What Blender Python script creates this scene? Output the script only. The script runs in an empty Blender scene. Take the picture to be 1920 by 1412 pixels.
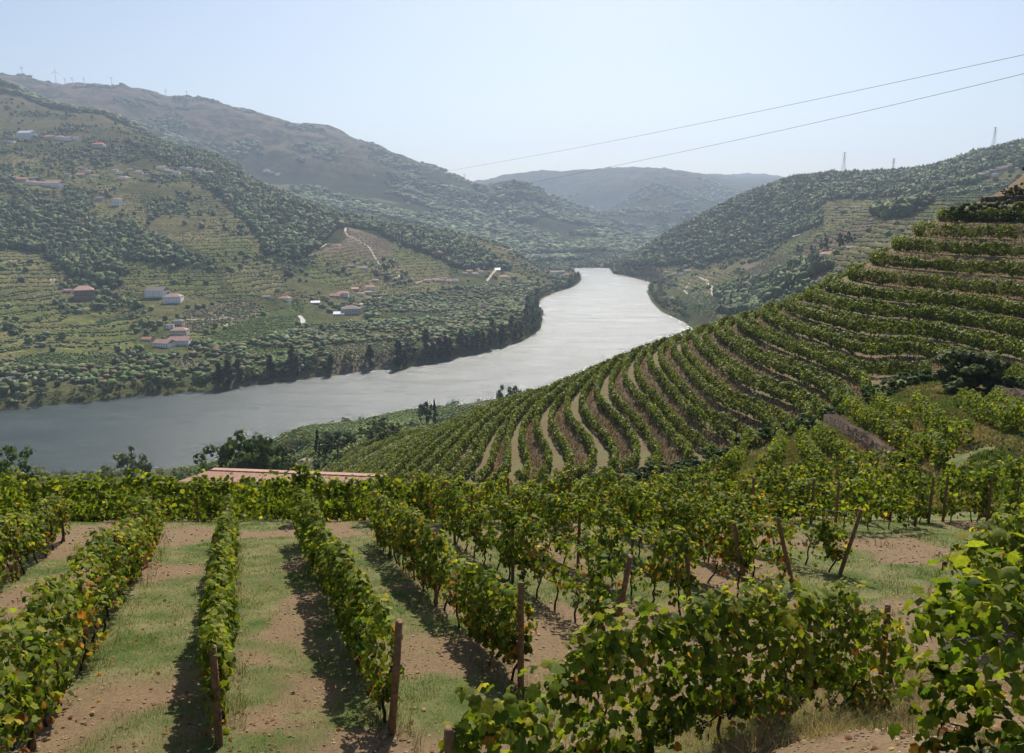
import bpy, math, random
import numpy as np
from mathutils import Vector, Matrix
scene = bpy.context.scene
COL = scene.collection
rng = np.random.default_rng(11)
random.seed(5)
# ------------------------------------------------------------------ camera
CZ = 170.0                      # camera height above the river
F = 1507.0                      # focal length in photo pixels (1920 wide)
PITCH = math.atan(306.0 / F)
cam_d = bpy.data.cameras.new("camera")
cam = bpy.data.objects.new("camera", cam_d); COL.objects.link(cam)
cam.location = (0, 0, CZ)
cam.rotation_euler = (math.pi / 2 - PITCH, 0, 0)
cam_d.sensor_width = 36.0
cam_d.lens = 36.0 * F / 1920.0
cam_d.clip_start = 0.1
cam_d.clip_end = 40000
scene.camera = cam
# ------------------------------------------------------------------ sky, sun, exposure
SUN_EL, SUN_AZ = math.radians(43.5), math.radians(6.5)     # azimuth measured from +Y towards +X
w = bpy.data.worlds.new("World"); scene.world = w; w.use_nodes = True
wn = w.node_tree
sky = wn.nodes.new('ShaderNodeTexSky'); sky.sky_type = 'NISHITA'; sky.sun_disc = False
sky.sun_elevation = SUN_EL; sky.sun_rotation = SUN_AZ
sky.altitude = 250; sky.air_density = 1.0; sky.dust_density = 1.7; sky.ozone_density = 2.2
wn.links.new(sky.outputs[0], wn.nodes['Background'].inputs[0])
wn.nodes['Background'].inputs[1].default_value = 0.074
sl = bpy.data.lights.new("sun", 'SUN'); sl.energy = 4.7; sl.angle = math.radians(0.53); sl.color = (1, .935, .835)
so = bpy.data.objects.new("sun", sl); COL.objects.link(so)
sdir = Vector((math.sin(SUN_AZ) * math.cos(SUN_EL), math.cos(SUN_AZ) * math.cos(SUN_EL), math.sin(SUN_EL)))
so.rotation_euler = sdir.to_track_quat('Z', 'Y').to_euler()
so.location = (0, 0, 400)
vs = scene.view_settings
vs.view_transform = 'Standard'; vs.look = 'None'; vs.exposure = 0.55; vs.gamma = 1.0; vs.use_curve_mapping = False
scene.render.engine = 'CYCLES'
cy = scene.cycles
cy.max_bounces = 6; cy.diffuse_bounces = 3; cy.glossy_bounces = 2; cy.transmission_bounces = 4
cy.transparent_max_bounces = 6; cy.volume_bounces = 0; cy.caustics_reflective = False; cy.caustics_refractive = False
cy.volume_step_rate = 4; cy.sample_clamp_indirect = 6

# ------------------------------------------------------------------ geometry of the view (layout only)
CP, SP = math.cos(PITCH), math.sin(PITCH)
def tv(v):                       # slope dz/dy of the line of sight through row v
    yu = (706.0 - np.asarray(v, float)) / F
    return (-SP + yu * CP) / (CP + yu * SP)
def sv(u, v):
    yu = (706.0 - np.asarray(v, float)) / F
    return ((np.asarray(u, float) - 960.0) / F) / (CP + yu * SP)
def proj(x, y, z):
    dz = z - CZ
    fwd = y * CP - dz * SP
    up = y * SP + dz * CP
    return 960 + F * x / fwd, 706 - F * up / fwd

# ------------------------------------------------------------------ terrain function
ctrl = []
def P(u, v, y): ctrl.append((float(sv(u, v)), math.log(y), float(tv(v))))
def C(u, v, dz): ctrl.append((float(sv(u, v)), math.log(dz / float(tv(v))), float(tv(v))))
def S(s, y, t): ctrl.append((s, math.log(y), t))
for s, y, dz in [(-.7,45,-18),(-.35,45,-18),(0,45,-18),(.3,45,-17.6),(.6,45,-14.6),(.8,45,-13.6),
                 (-.7,58,-24.2),(-.35,58,-24.2),(0,58,-24),(.18,58,-21.8),(.8,56,-15),
                 (-.7,80,-34),(-.45,80,-32),(-.25,80,-31.5),(-.1,80,-31.5),(.03,80,-31),(.12,80,-29),
                 (-.08,100,-37.5),(.03,98,-35.5),(.8,75,-17)]:
    S(s, y, dz / y)
for a in [(1330,905,60),(1400,880,62),(1540,805,80),(1620,850,64),(1700,885,56),(1690,722,112),(1790,705,98),(1850,860,47),
          (1750,790,67),(1850,760,74),(1925,735,80),(1900,830,52),(1470,850,70)]: P(*a)
for dz, pts in [(-40,[(940,900),(942,867),(960,790),(1007,753),(1053,727),(1117,702)]),
                (-38.2,[(1017,893),(990,830),(988,800),(1000,773)]),
                (-36.3,[(1092,880),(1090,857),(1050,807),(1045,767),(1103,713)]),
                (-34.4,[(1170,885),(1107,767),(1097,740)]),
                (-32.5,[(1250,872),(1160,743),(1150,717),(1180,667)]),
                (-30.5,[(1207,700),(1203,677)]),
                (-28.5,[(1255,674),(1253,647),(1235,645)]),
                (-26.5,[(1303,652),(1299,634)]),
                (-24.3,[(1342,640)]),
                (-22.3,[(1360,605)]),
                (-50,[(720,905),(800,840),(860,798),(950,757)]),
                (-62,[(640,903),(740,850)]),
                (-78,[(620,885),(700,840),(780,806)]),
                (-103,[(580,875),(680,826)]),
                (-132,[(540,872),(640,828),(760,802)]),
                (-152,[(480,880),(560,846),(650,815),(840,782)])]:
    for u, v in pts: C(u, v, dz)
for u_, L_ in {1517: [(656,126),(600,140),(700,117)], 1600: [(725,102.5),(690,108.6),(650,116),(590,132),(540,145)], 1684: [(702,107),(650,117),(586,130),(520,142),(470,149)],
               1778: [(696,104),(655,112),(612,119),(560,126),(534,130),(495,136),(455,141),(425,146),(404,150),(388,154)], 1850: [(690,104),(640,110),(580,119),(520,127),(470,134),(430,140),(398,147),(380,152)],
               1930: [(690,98),(632,105),(590,110),(555,114),(509,122),(458,131),(426,138),(396,144),(378,148)], 2080: [(690,88),(600,100),(520,112),(450,122),(400,132),(370,138)]}.items():
    for v, y in L_: P(u_, v, y)
for u, v, y in [(1400,752,114.5),(1400,700,126),(1400,650,142),(1450,700,121),(1500,804,99.5),(1500,750,108.5),(1400,824,103),(1300,862,103),(1330,790,111),(1250,762,127),(1550,765,103),
                (1500,560,158),(1590,512,154),(1650,482,153),(1710,450,153),(1745,414,154),(1790,388,157),(1400,592,172),(1310,626,186)]: P(u, v, y)
P(1800, 380, 160); P(1868, 374, 158); P(1960, 300, 158); P(2050, 240, 156); S(.8, 155, .12)
# the land falls away behind the crest of the spur
for u, v, y in [(1117,700,208),(1200,664,200),(1310,626,198),(1400,592,178),(1500,575,166),(1590,530,162),(1650,498,160),(1710,455,160),(1765,400,161),(1840,376,167)]:
    s, t = float(sv(u, v)), float(tv(v))
    S(s - .01, y * 1.3, t - .10); S(s - .02, y * 1.9, t - .16)
S(.62, 240, -.05); S(.8, 260, 0.0); S(.62, 420, -.12); S(.8, 450, -.08)
for s in (-.8, -.6, -.42, -.28):
    for y, t in ((120,-.40),(200,-.375),(300,-.36),(440,-.35)): S(s, y, t)
S(-.2, 120, -.395)
S(0, 300, -.31); S(0, 420, -.33); S(.1, 300, -.30); S(.1, 450, -.30); S(.2, 350, -.27); S(.2, 600, -.25)
for s in (.3, .42): S(s, 330, -.25); S(s, 560, -.22)
S(.55, 600, -.14); S(.8, 650, -.08)
far = {
 -260: [(700,760),(600,960),(500,1200),(400,1500),(300,1850),(200,2300),(110,3000),(180,3700),(110,4800),(230,6500)],
 0: [(700,780),(600,1000),(500,1300),(400,1650),(300,2050),(230,2500),(158,3200),(205,3800),(140,5000),(250,6800)],
 200: [(690,820),(600,1050),(500,1350),(400,1700),(300,2150),(214,2900),(262,3600),(163,5200),(265,7000)],
 400: [(670,880),(600,1080),(500,1350),(400,1750),(330,2150),(289,2550),(345,3200),(255,4400),(187,5400),(290,7200)],
 600: [(660,900),(600,1180),(500,1500),(440,1750),(388,2080),(420,2700),(335,3800),(243,5600),(310,7500)],
 800: [(630,1000),(590,1300),(550,1550),(500,1750),(430,2080),(445,2700),(385,3700),(303,5600),(345,7600)],
 950: [(600,1150),(555,1560),(510,1900),(468,2080),(480,2600),(410,3800),(340,5000),(380,6200),(333,8300)],
 1040: [(548,1700),(519,2150),(520,2600),(470,3200),(410,4200),(374,4800),(390,6200),(321,8500),(360,10500)],
 1145: [(497,2700),(480,3000),(450,3500),(425,4400),(405,6000),(316,8500),(350,10500)],
 1250: [(545,1750),(500,2050),(441,2450),(485,3200),(410,5000),(320,8500),(350,10500)],
 1330: [(560,1400),(515,1800),(470,2000),(400,2450),(450,3200),(400,5200),(333,8600),(329,11000)],
 1430: [(556,1150),(510,1450),(470,1750),(430,1950),(356,2350),(430,3400),(350,7500),(328,11200)],
 1550: [(508,900),(480,1020),(440,1350),(400,1700),(331,2200),(420,3500),(345,8000),(345,11000)],
 1700: [(430,1000),(385,1250),(350,1750),(325,2150),(420,3500),(350,8000)],
 1900: [(372,1050),(335,1500),(274,2250),(420,3500),(340,8000)],
 2150: [(350,1050),(300,1500),(232,2300),(420,3500),(320,8000)],
}
for u, L in far.items():
    for v, y in L: P(u, v, y)
for u, v, y in [(1060,319,8500),(1100,322,8500),(1180,320,8500),(1215,316,8600),(1300,328,8600),(1345,338,8600),(1345,327,11000),(1385,334,11000),(1428,326,11000),(1470,345,11000),(1090,385,6000),(1180,372,6000),(1130,400,5200),(985,350,4500),(925,352,4600),(1015,372,4400)]: P(u, v, y)
for s in (-.8, -.4, 0, .4, .8): S(s, 13500, -.02)
ctrl = np.array(ctrl)
KS = 3.2
X = np.c_[ctrl[:, 0] * KS, ctrl[:, 1]]
def kern(r2): return np.sqrt(r2 + .02)
n = len(X)
A = kern(((X[:, None] - X[None]) ** 2).sum(-1)) - 3e-3 * np.eye(n)
Pm = np.c_[np.ones(n), X]
M = np.block([[A, Pm], [Pm.T, np.zeros((3, 3))]])
wts = np.linalg.solve(M, np.r_[ctrl[:, 2], np.zeros(3)])
GS, GL = np.linspace(-1.3, 1.3, 521), np.linspace(math.log(30), math.log(14000), 720)
def _grid():
    out = np.empty((len(GL), len(GS)))
    for i, l in enumerate(GL):
        q = np.c_[GS * KS, np.full(len(GS), l)]
        r2 = ((q[:, None] - X[None]) ** 2).sum(-1)
        out[i] = kern(r2) @ wts[:n] + wts[n] + q @ wts[n + 1:]
    return out
TG = _grid()
def _blur(a, sig, ax):
    r = int(sig * 3) + 1; k = np.exp(-.5 * (np.arange(-r, r + 1) / sig) ** 2); k /= k.sum()
    p = np.pad(a, [(r, r) if i == ax else (0, 0) for i in (0, 1)], 'edge')
    return sum(k[j] * np.take(p, range(j, j + a.shape[ax]), ax) for j in range(2 * r + 1))
_B = _blur(_blur(TG, 4.5, 0), 6, 1)
_wb = np.clip((math.log(330) - GL) / .25, 0, 1)[:, None]
TG = TG * (1 - _wb) + _B * _wb
def smooth(a): a = np.clip(a, 0, 1); return a * a * (3 - 2 * a)
def t_base(s, y):
    fs = np.clip((s - GS[0]) / (GS[1] - GS[0]), 0, len(GS) - 1.001)
    fl = np.clip((np.log(np.maximum(y, 1)) - GL[0]) / (GL[1] - GL[0]), 0, len(GL) - 1.001)
    i, j = fl.astype(int), fs.astype(int); a, b = fl - i, fs - j
    return (TG[i, j] * (1 - a) + TG[i + 1, j] * a) * (1 - b) + (TG[i, j + 1] * (1 - a) + TG[i + 1, j + 1] * a) * b
def vnoise(x, y, seed=0):
    xi, yi = np.floor(x).astype(np.int64), np.floor(y).astype(np.int64)
    fx, fy = x - xi, y - yi
    fx = fx * fx * fx * (fx * (fx * 6 - 15) + 10); fy = fy * fy * fy * (fy * (fy * 6 - 15) + 10)
    def h(a, b):
        n_ = (a * 374761393 + b * 668265263 + seed * 1442695041) & 0xFFFFFFFF
        n_ = ((n_ ^ (n_ >> 13)) * 1274126177) & 0xFFFFFFFF
        return ((n_ ^ (n_ >> 16)) & 0xFFFF) / 32767.5 - 1
    return ((h(xi, yi) * (1 - fx) + h(xi + 1, yi) * fx) * (1 - fy) + (h(xi, yi + 1) * (1 - fx) + h(xi + 1, yi + 1) * fx) * fy)
def fbm(x, y, sc, octv=3, seed=0):
    o, a, tot = 0, 1.0, 0
    for k in range(octv):
        c, s_ = math.cos(k * 1.1 + .4), math.sin(k * 1.1 + .4)
        o = o + a * vnoise((x * c - y * s_) / sc + 17 * k, (x * s_ + y * c) / sc - 31 * k, seed + k); tot += a; a *= .5; sc /= 2.1
    return o / tot * 1.4
# river outline
def w0(u, v, z=0.0):
    y = (z - CZ) / float(tv(v)); return (float(sv(u, v)) * y, y)
riv = [w0(*p) for p in [(-420,812),(-150,785),(0,768),(100,759),(170,754),(240,744),(300,740),(430,728),(520,715),(620,705),(700,694),(745,692),(780,686),(850,672),(930,654),(985,637),(1012,618),(1018,598),(1006,575),(1015,560),(1040,549),(1075,538),(1090,526),(1089,514),(1072,506),(1064,502.5),(1142,502.5),
    (1150,514),(1185,520),(1222,530),(1213,548),(1222,566),(1240,584),(1283,604)]] + [(270,1100),(150,900),(40,760)] + \
    [w0(*p) for p in [(930,760),(850,776),(730,796),(600,813),(520,838),(420,870),(300,882),(100,892),(-150,905),(-420,925)]]
riv = np.array(riv)
def river_sd(x, y):
    d = np.full(x.shape, 1e9); inside = np.zeros(x.shape, bool)
    m = len(riv)
    for i in range(m):
        ax, ay = riv[i]; bx, by = riv[(i + 1) % m]
        ex, ey = bx - ax, by - ay
        t = np.clip(((x - ax) * ex + (y - ay) * ey) / (ex * ex + ey * ey + 1e-9), 0, 1)
        d = np.minimum(d, np.hypot(x - ax - t * ex, y - ay - t * ey))
        cr = (ay > y) != (by > y)
        with np.errstate(divide='ignore', invalid='ignore'):
            xi = ax + (y - ay) / (by - ay + 1e-12) * ex
        inside ^= cr & (x < xi)
    return np.where(inside, -d, d)
def z_near(x, y):
    z = -7.4 - .24 * (y - 10.3)
    z = z - .15 * np.clip(y - 31, 0, 30)
    z = z + 2.3 * smooth((x + .5) / 4.5) * smooth((12 - y) / 8) + .6 * smooth((x - 7) / 4) * smooth((19 - y) / 5)
    z = z + .05 * vnoise(x / 1.3, y / 1.3, 3) + .02 * vnoise(x / .35, y / .35, 4)
    return z
def height_raw(x, y):
    """terrain without terraces; world z"""
    x = np.asarray(x, float); y = np.asarray(y, float)
    yy = np.maximum(y, 1.0)
    s = x / yy
    zf = t_base(s, yy) * yy
    b = smooth((yy - 40) / 16)
    zn = z_near(x, yy)
    z = zn * (1 - b) + zf * b + CZ
    far_m = yy > 330
    if np.any(far_m):
        xf, yf, z0 = x[far_m], yy[far_m], z[far_m]
        up = smooth((z0 - 12) / 70) * smooth((yf - 600) / 500)
        d = 9 * fbm(xf, yf, 330, 3, 5) + 3.2 * fbm(xf, yf, 75, 3, 9)
        big = smooth((yf - 3000) / 1200)
        d = d + big * (80 * (1 - np.abs(fbm(xf, yf, 900, 5, 21))) - 52 + 16 * fbm(xf, yf, 150, 4, 25))
        z1 = z0 + up * d
        sd = np.where(yf < 3200, river_sd(xf, yf), 500)
        z1 = np.maximum(z1, .5 + .10 * np.clip(sd, 0, 60))
        k = smooth(sd / 28)
        zb = .2 + 1.4 * smooth(sd / 6) + .08 * np.clip(sd, 0, 30)
        z1 = np.where(sd < 0, -4 * smooth(-sd / 8) + .1, zb * (1 - k) + z1 * k)
        z = z.copy(); z[far_m] = z1
    return z

def interp_v(u, pts):
    a = np.array(pts, float); return np.interp(u, a[:, 0], a[:, 1])
GULLY = [(300,918),(1060,908),(1200,894),(1320,868),(1400,848),(1520,808),(1560,778),(1690,714),(1790,694),(1930,690),(2300,690)]
QB = 12.5
def qlev(dz): return np.where(dz > -QB, (dz + QB) / 2.7, (dz + QB) / 1.95)
def qinv(q): return np.where(q > 0, q * 2.7 - QB, q * 1.95 - QB)
def hill_weight(x, y, z):
    u, v = proj(x, y, z)
    dz = z - CZ
    a = smooth((interp_v(u, GULLY) - v) / 14) * smooth((y - 82) / 8) * smooth((330 - y) / 60)
    return a * smooth((dz + 130) / 30) * smooth((1.2 - dz) / 1.5)
def inpoly(u, v, poly):
    p = np.array(poly, float); ins = np.zeros(u.shape, bool); m = len(p)
    if u.size == 0: return ins
    for i in range(m):
        ax, ay = p[i]; bx, by = p[(i + 1) % m]
        if ay == by: continue
        cr = (ay > v) != (by > v)
        ins ^= cr & (u < ax + (v - ay) / (by - ay) * (bx - ax))
    return ins
# land cover regions, outlined where they lie on the valley sides
WOOD_L = [[(-60,385),(60,392),(130,400),(250,428),(330,462),(352,500),(225,486),(226,545),(150,525),(70,470),(-60,460)],
          [(236,268),(300,276),(350,288),(452,318),(470,345),(600,392),(650,424),(646,452),(585,470),(560,490),(500,478),(468,420),(430,384),(350,320)],
          [(648,395),(700,408),(800,440),(890,458),(960,505),(870,508),(800,474),(745,455),(700,442),(655,425)],
          [(150,188),(200,200),(262,222),(300,250),(260,245),(200,220)]]
WOOD_R = [[(1118,507),(1200,468),(1300,408),(1400,368),(1470,340),(1545,329),(1700,322),(1800,298),(2000,250),(2000,300),(1900,322),(1760,362),(1640,372),(1545,373),(1540,420),(1400,480),(1290,498),(1180,500)],
          [(1640,395),(1745,378),(1700,405),(1625,415)], [(1340,548),(1450,515),(1525,490),(1560,500),(1480,545),(1400,595),(1335,585)]]
FIELD_T = [[(222,486),(300,488),(400,512),(420,560),(330,562),(235,540)], [(430,400),(478,402),(530,480),(540,560),(440,545),(400,480),(320,440),(360,430)],
           [(600,470),(648,432),(745,455),(840,500),(850,545),(700,560),(580,520)], [(770,440),(850,450),(1035,500),(1030,525),(900,500),(800,480)],
           [(-60,560),(150,570),(260,600),(250,660),(100,700),(-60,720)], [(-60,440),(60,475),(130,520),(110,545),(-60,540)], [(20,280),(150,300),(260,340),(200,360),(30,350)],
           [(180,380),(270,375),(280,440),(160,440),(120,410)], [(1300,500),(1420,520),(1560,450),(1760,375),(1800,420),(1640,480),(1350,600),(1260,530)],
           [(1545,378),(1640,376),(1625,412),(1560,450),(1420,485),(1540,430)], [(690,310),(900,400),(1060,470),(900,460),(700,400)], [(340,590),(480,560),(470,600),(360,640)]]
BROWN_T = [[(640,425),(700,432),(740,455),(735,480),(690,490),(640,475),(590,480),(600,462)], [(340,585),(480,560),(500,590),(350,625)], [(1380,500),(1500,470),(1640,400),(1640,430),(1420,530)],
           [(610,650),(745,640),(740,692),(620,700)], [(330,672),(380,680),(365,700),(320,690)]]
GREEN_F = [[(395,630),(470,598),(560,590),(560,612),(470,640),(410,645)], [(525,567),(570,570),(570,588),(545,580)], [(455,648),(540,655),(520,672),(460,668)],
           [(705,585),(840,588),(835,600),(715,598)], [(40,665),(200,660),(220,680),(30,690)], [(1320,555),(1360,560),(1340,600),(1265,570),(1290,545)], [(575,612),(605,605),(610,615),(580,620)]]
ORCHARD = [[(220,700),(420,690),(520,655),(620,650),(640,700),(420,715),(230,735)], [(400,665),(560,610),(760,600),(1000,560),(1000,600),(940,640),(760,668),(740,640),(600,648),(480,680)],
           [(560,560),(740,555),(1000,525),(1010,560),(800,590),(640,600)], [(-40,690),(220,690),(300,660),(400,640),(470,650),(300,735),(-40,700)]]
def anyp(u, v, L):
    r = np.zeros(u.shape, bool)
    for p_ in L: r |= inpoly(u, v, p_)
    return r
def far_terrace_w(x, y, z, u, v):
    m = anyp(u, v, FIELD_T).astype(float)
    nz = fbm(x, y, 210, 2, 77)
    other = np.clip((nz + .22) * 5, 0, 1) * (z > 30) * (y < 2600)
    wd = anyp(u, v, WOOD_L + WOOD_R) | anyp(u, v, ORCHARD)
    return np.where(wd, 0, np.maximum(m, other * .8)) * smooth((3000 - y) / 700)
PT = 5.0
def step(fr, tread=.72, rise=.12):
    return np.where(fr < tread, rise * fr / tread, rise + (1 - rise) * smooth((fr - tread) / (1 - tread)))
def ground_full(x, y, want_cover=False):
    x = np.asarray(x, float); y = np.asarray(y, float)
    z = height_raw(x, y)
    bank = np.zeros(x.shape)
    m = (y > 78) & (y < 335)
    if np.any(m):
        xm, ym, zm = x[m], y[m], z[m]
        wt = hill_weight(xm, ym, zm)
        q = qlev(zm - CZ); k = np.floor(q); f = q - k
        g = np.where(q > 0, step(f, .52, .08), step(f, .64, .10))
        zt = qinv(k + g) + CZ
        z[m] = zm * (1 - wt) + zt * wt
        bank[m] = wt * smooth((f - np.where(q > 0, .36, .6)) / .08) * smooth((1.02 - f) / .04)
    m = (y > 650) & (y < 3000)
    if np.any(m):
        xm, ym, zm = x[m], y[m], z[m]
        u, v = proj(xm, ym, zm)
        wt = far_terrace_w(xm, ym, zm, u, v)
        zz = zm + 2.0 * vnoise(xm / 60, ym / 60, 55)
        q = zz / PT; k = np.floor(q); f = q - k
        z[m] = zm + wt * (PT * (k + step(f, .7, .1)) - zz) * .9
    return (z, bank) if want_cover else z
def hit(u, v, ymin=30.0, ymax=12500.0):
    s = float(sv(u, v)); tt = float(tv(v))
    ys = np.exp(np.linspace(math.log(ymin), math.log(ymax), 2600))
    g = (ground_full(s * ys, ys) - CZ) / ys
    i = np.nonzero(g >= tt)[0]
    if len(i) == 0: i = [int(np.argmax(g - tt))]
    y = ys[i[0]]
    return s * y, y, float(ground_full(np.array([s * y]), np.array([y]))[0])

# ------------------------------------------------------------------ materials
MATS = {}
def newmat(name):
    m = bpy.data.materials.new(name); m.use_nodes = True; MATS[name] = m
    return m, m.node_tree, m.node_tree.nodes['Principled BSDF']
def nd(nt, t, **kw):
    n_ = nt.nodes.new(t)
    for k, v_ in kw.items(): setattr(n_, k, v_)
    return n_
def mixc(nt, fac, a, b, bt='MIX'):
    m = nt.nodes.new('ShaderNodeMix'); m.data_type = 'RGBA'; m.blend_type = bt
    for sock, val in ((m.inputs[0], fac), (m.inputs[6], a), (m.inputs[7], b)):
        if hasattr(val, 'links'): nt.links.new(val, sock)
        elif isinstance(val, (int, float)): sock.default_value = val if sock == m.inputs[0] else (val, val, val, 1)
        else: sock.default_value = (*val, 1)
    return m.outputs[2]
def pos(nt): return nd(nt, 'ShaderNodeNewGeometry').outputs['Position']
def noise(nt, scale, detail=4, rough=.6, vec=None):
    n_ = nd(nt, 'ShaderNodeTexNoise'); n_.inputs['Scale'].default_value = scale; n_.inputs['Detail'].default_value = detail; n_.inputs['Roughness'].default_value = rough
    nt.links.new(vec or pos(nt), n_.inputs['Vector']); return n_.outputs[0]
def ramp(nt, val, lo, hi, a=0.0, b=1.0):
    r = nd(nt, 'ShaderNodeMapRange'); r.inputs[1].default_value = lo; r.inputs[2].default_value = hi; r.inputs[3].default_value = a; r.inputs[4].default_value = b
    nt.links.new(val, r.inputs[0]); return r.outputs[0]
def attr(nt, name='Col'):
    a = nd(nt, 'ShaderNodeAttribute'); a.attribute_name = name; return a.outputs['Color']
def bump(nt, b, h, strength, dist):
    n_ = nd(nt, 'ShaderNodeBump'); n_.inputs['Strength'].default_value = strength; n_.inputs['Distance'].default_value = dist
    nt.links.new(h, n_.inputs['Height']); nt.links.new(n_.outputs[0], b.inputs['Normal'])
def plain(name, col, rough=.8, nscale=0, namp=.25, spec=.3, metal=0):
    m, nt, b = newmat(name); b.inputs['Roughness'].default_value = rough; b.inputs['Specular IOR Level'].default_value = spec; b.inputs['Metallic'].default_value = metal
    if nscale:
        f = ramp(nt, noise(nt, nscale), .3, .7, 1 - namp, 1 + namp)
        nt.links.new(mixc(nt, 1.0, col, f, 'MULTIPLY'), b.inputs['Base Color'])
    else: b.inputs['Base Color'].default_value = (*col, 1)
    return m
def leafmat(name, trans=.35, rough=.5, spec=.35, tint=(1.25, 1.3, .55)):
    m, nt, b = newmat(name)
    c = mixc(nt, 1.0, attr(nt), ramp(nt, noise(nt, 38, 2, .6), .3, .7, .72, 1.28), 'MULTIPLY'); nt.links.new(c, b.inputs['Base Color']); b.inputs['Roughness'].default_value = rough; b.inputs['Specular IOR Level'].default_value = spec
    t = nd(nt, 'ShaderNodeBsdfTranslucent'); nt.links.new(mixc(nt, 1.0, c, tint, 'MULTIPLY'), t.inputs[0])
    mx = nd(nt, 'ShaderNodeMixShader'); mx.inputs[0].default_value = trans
    nt.links.new(b.outputs[0], mx.inputs[1]); nt.links.new(t.outputs[0], mx.inputs[2])
    nt.links.new(mx.outputs[0], nt.nodes['Material Output'].inputs[0]); return m
vine_leaf = leafmat("vine_leaf", .5, .62, .12)
hedge_leaf = leafmat("hedge_leaf", .4, .55, .2)
tree_leaf = leafmat("tree_leaf", .45, .6, .15, (1.1, 1.2, .6))
wood_leaf = leafmat("woodland_leaf", .0, .8, .15)
grass_mat = leafmat("grass_blades", .3, .6, .2, (1.1, 1.15, .6))
bark = plain("bark", (.09, .065, .045), .9, 30, .4, .1)
post_wood = plain("post_wood", (.20, .115, .058), .8, 14, .45, .2)
post_grey = plain("weathered_wood", (.19, .165, .14), .85, 18, .4, .2)
vine_bark = plain("vine_bark", (.045, .032, .025), .9, 60, .4, .1)
wire_mat = plain("galvanised_wire", (.35, .35, .36), .45, 0, 0, .5, .8)
cable_mat = plain("cable", (.10, .10, .11), .7)
grape_mat = plain("grape_skin", (.012, .010, .022), .38, 0, 0, .5)
roof_tile, nt, b = newmat("clay_tile")
wv = nd(nt, 'ShaderNodeTexWave'); wv.wave_type = 'BANDS'; wv.bands_direction = 'X'; wv.inputs['Scale'].default_value = 1.25; wv.inputs['Distortion'].default_value = .3
nt.links.new(nd(nt, 'ShaderNodeTexCoord').outputs['Object'], wv.inputs[0])
cc = mixc(nt, ramp(nt, noise(nt, 1.7), .35, .65), (.47, .235, .15), (.36, .175, .115))
cc = mixc(nt, ramp(nt, noise(nt, .35), .4, .7, 0, .5), cc, (.50, .31, .22))
nt.links.new(mixc(nt, 1.0, cc, ramp(nt, wv.outputs[1], 0, 1, .72, 1.08), 'MULTIPLY'), b.inputs['Base Color'])
bump(nt, b, wv.outputs[1], .8, .08); b.inputs['Roughness'].default_value = .75
tile_far = plain("far_roof_tile", (.40, .185, .12), .8, .6, .3)
tile_pink = plain("pink_roof_tile", (.38, .22, .18), .8, .6, .25)
tile_red = plain("bright_red_roof", (.55, .09, .07), .6, .5, .1)
tile_grey = plain("grey_brown_roof", (.22, .17, .15), .8, .6, .3)
roof_white = plain("white_sheet_roof", (.55, .56, .58), .5, .6, .08)
wall_white = plain("white_plaster", (.82, .81, .78), .85, .35, .12)
wall_cream = plain("cream_plaster", (.50, .45, .38), .85, .35, .15)
wall_stone = plain("stone_wall_far", (.24, .19, .155), .9, .6, .3)
window_dark = plain("window_glass", (.035, .04, .05), .25, 0, 0, .5)
door_mat = plain("door_paint", (.16, .08, .05), .6)
steel = plain("pylon_steel", (.30, .31, .33), .6, 0, 0, .4, .3)
turb = plain("turbine_white", (.62, .63, .65), .6)
track_mat = plain("dirt_track_earth", (.42, .34, .25), .9, .3, .25)
road_mat = plain("pale_road_surface", (.40, .385, .36), .8, .3, .12)
# stone of the near retaining walls
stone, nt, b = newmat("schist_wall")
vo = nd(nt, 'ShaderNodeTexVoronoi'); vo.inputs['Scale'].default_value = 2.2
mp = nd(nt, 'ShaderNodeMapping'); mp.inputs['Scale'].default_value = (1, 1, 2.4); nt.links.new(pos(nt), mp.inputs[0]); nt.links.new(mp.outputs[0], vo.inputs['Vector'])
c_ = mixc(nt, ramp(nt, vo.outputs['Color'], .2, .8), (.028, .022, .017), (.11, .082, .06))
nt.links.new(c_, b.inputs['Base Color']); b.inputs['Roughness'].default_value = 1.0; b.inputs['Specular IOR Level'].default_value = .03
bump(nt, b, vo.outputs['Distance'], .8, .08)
# ground of the near block
gnear, nt, b = newmat("vineyard_soil_and_grass")
g1 = noise(nt, .9, 5); g2 = noise(nt, 14, 6, .7); g3 = noise(nt, 90, 3, .6)
soil = mixc(nt, ramp(nt, g2, .3, .7), (.165, .108, .06), (.31, .225, .13))
soil = mixc(nt, ramp(nt, g3, .35, .65, 0, .35), soil, (.16, .10, .06))
gr = mixc(nt, ramp(nt, g2, .35, .68), (.042, .085, .016), (.115, .155, .038))
gr = mixc(nt, ramp(nt, g1, .35, .65, 0, .75), gr, (.27, .23, .115))
sep = nd(nt, 'ShaderNodeSeparateColor'); nt.links.new(attr(nt), sep.inputs[0])
ad = nd(nt, 'ShaderNodeMath', operation='ADD'); nt.links.new(sep.outputs[0], ad.inputs[0]); nt.links.new(ramp(nt, g2, .2, .8, -.33, .33), ad.inputs[1])
nt.links.new(mixc(nt, ramp(nt, ad.outputs[0], .42, .60), soil, gr), b.inputs['Base Color'])
b.inputs['Roughness'].default_value = .95; b.inputs['Specular IOR Level'].default_value = .1
hh = nd(nt, 'ShaderNodeMath', operation='ADD'); nt.links.new(g2, hh.inputs[0]); nt.links.new(g3, hh.inputs[1]); bump(nt, b, hh.outputs[0], .7, .05)
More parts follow.
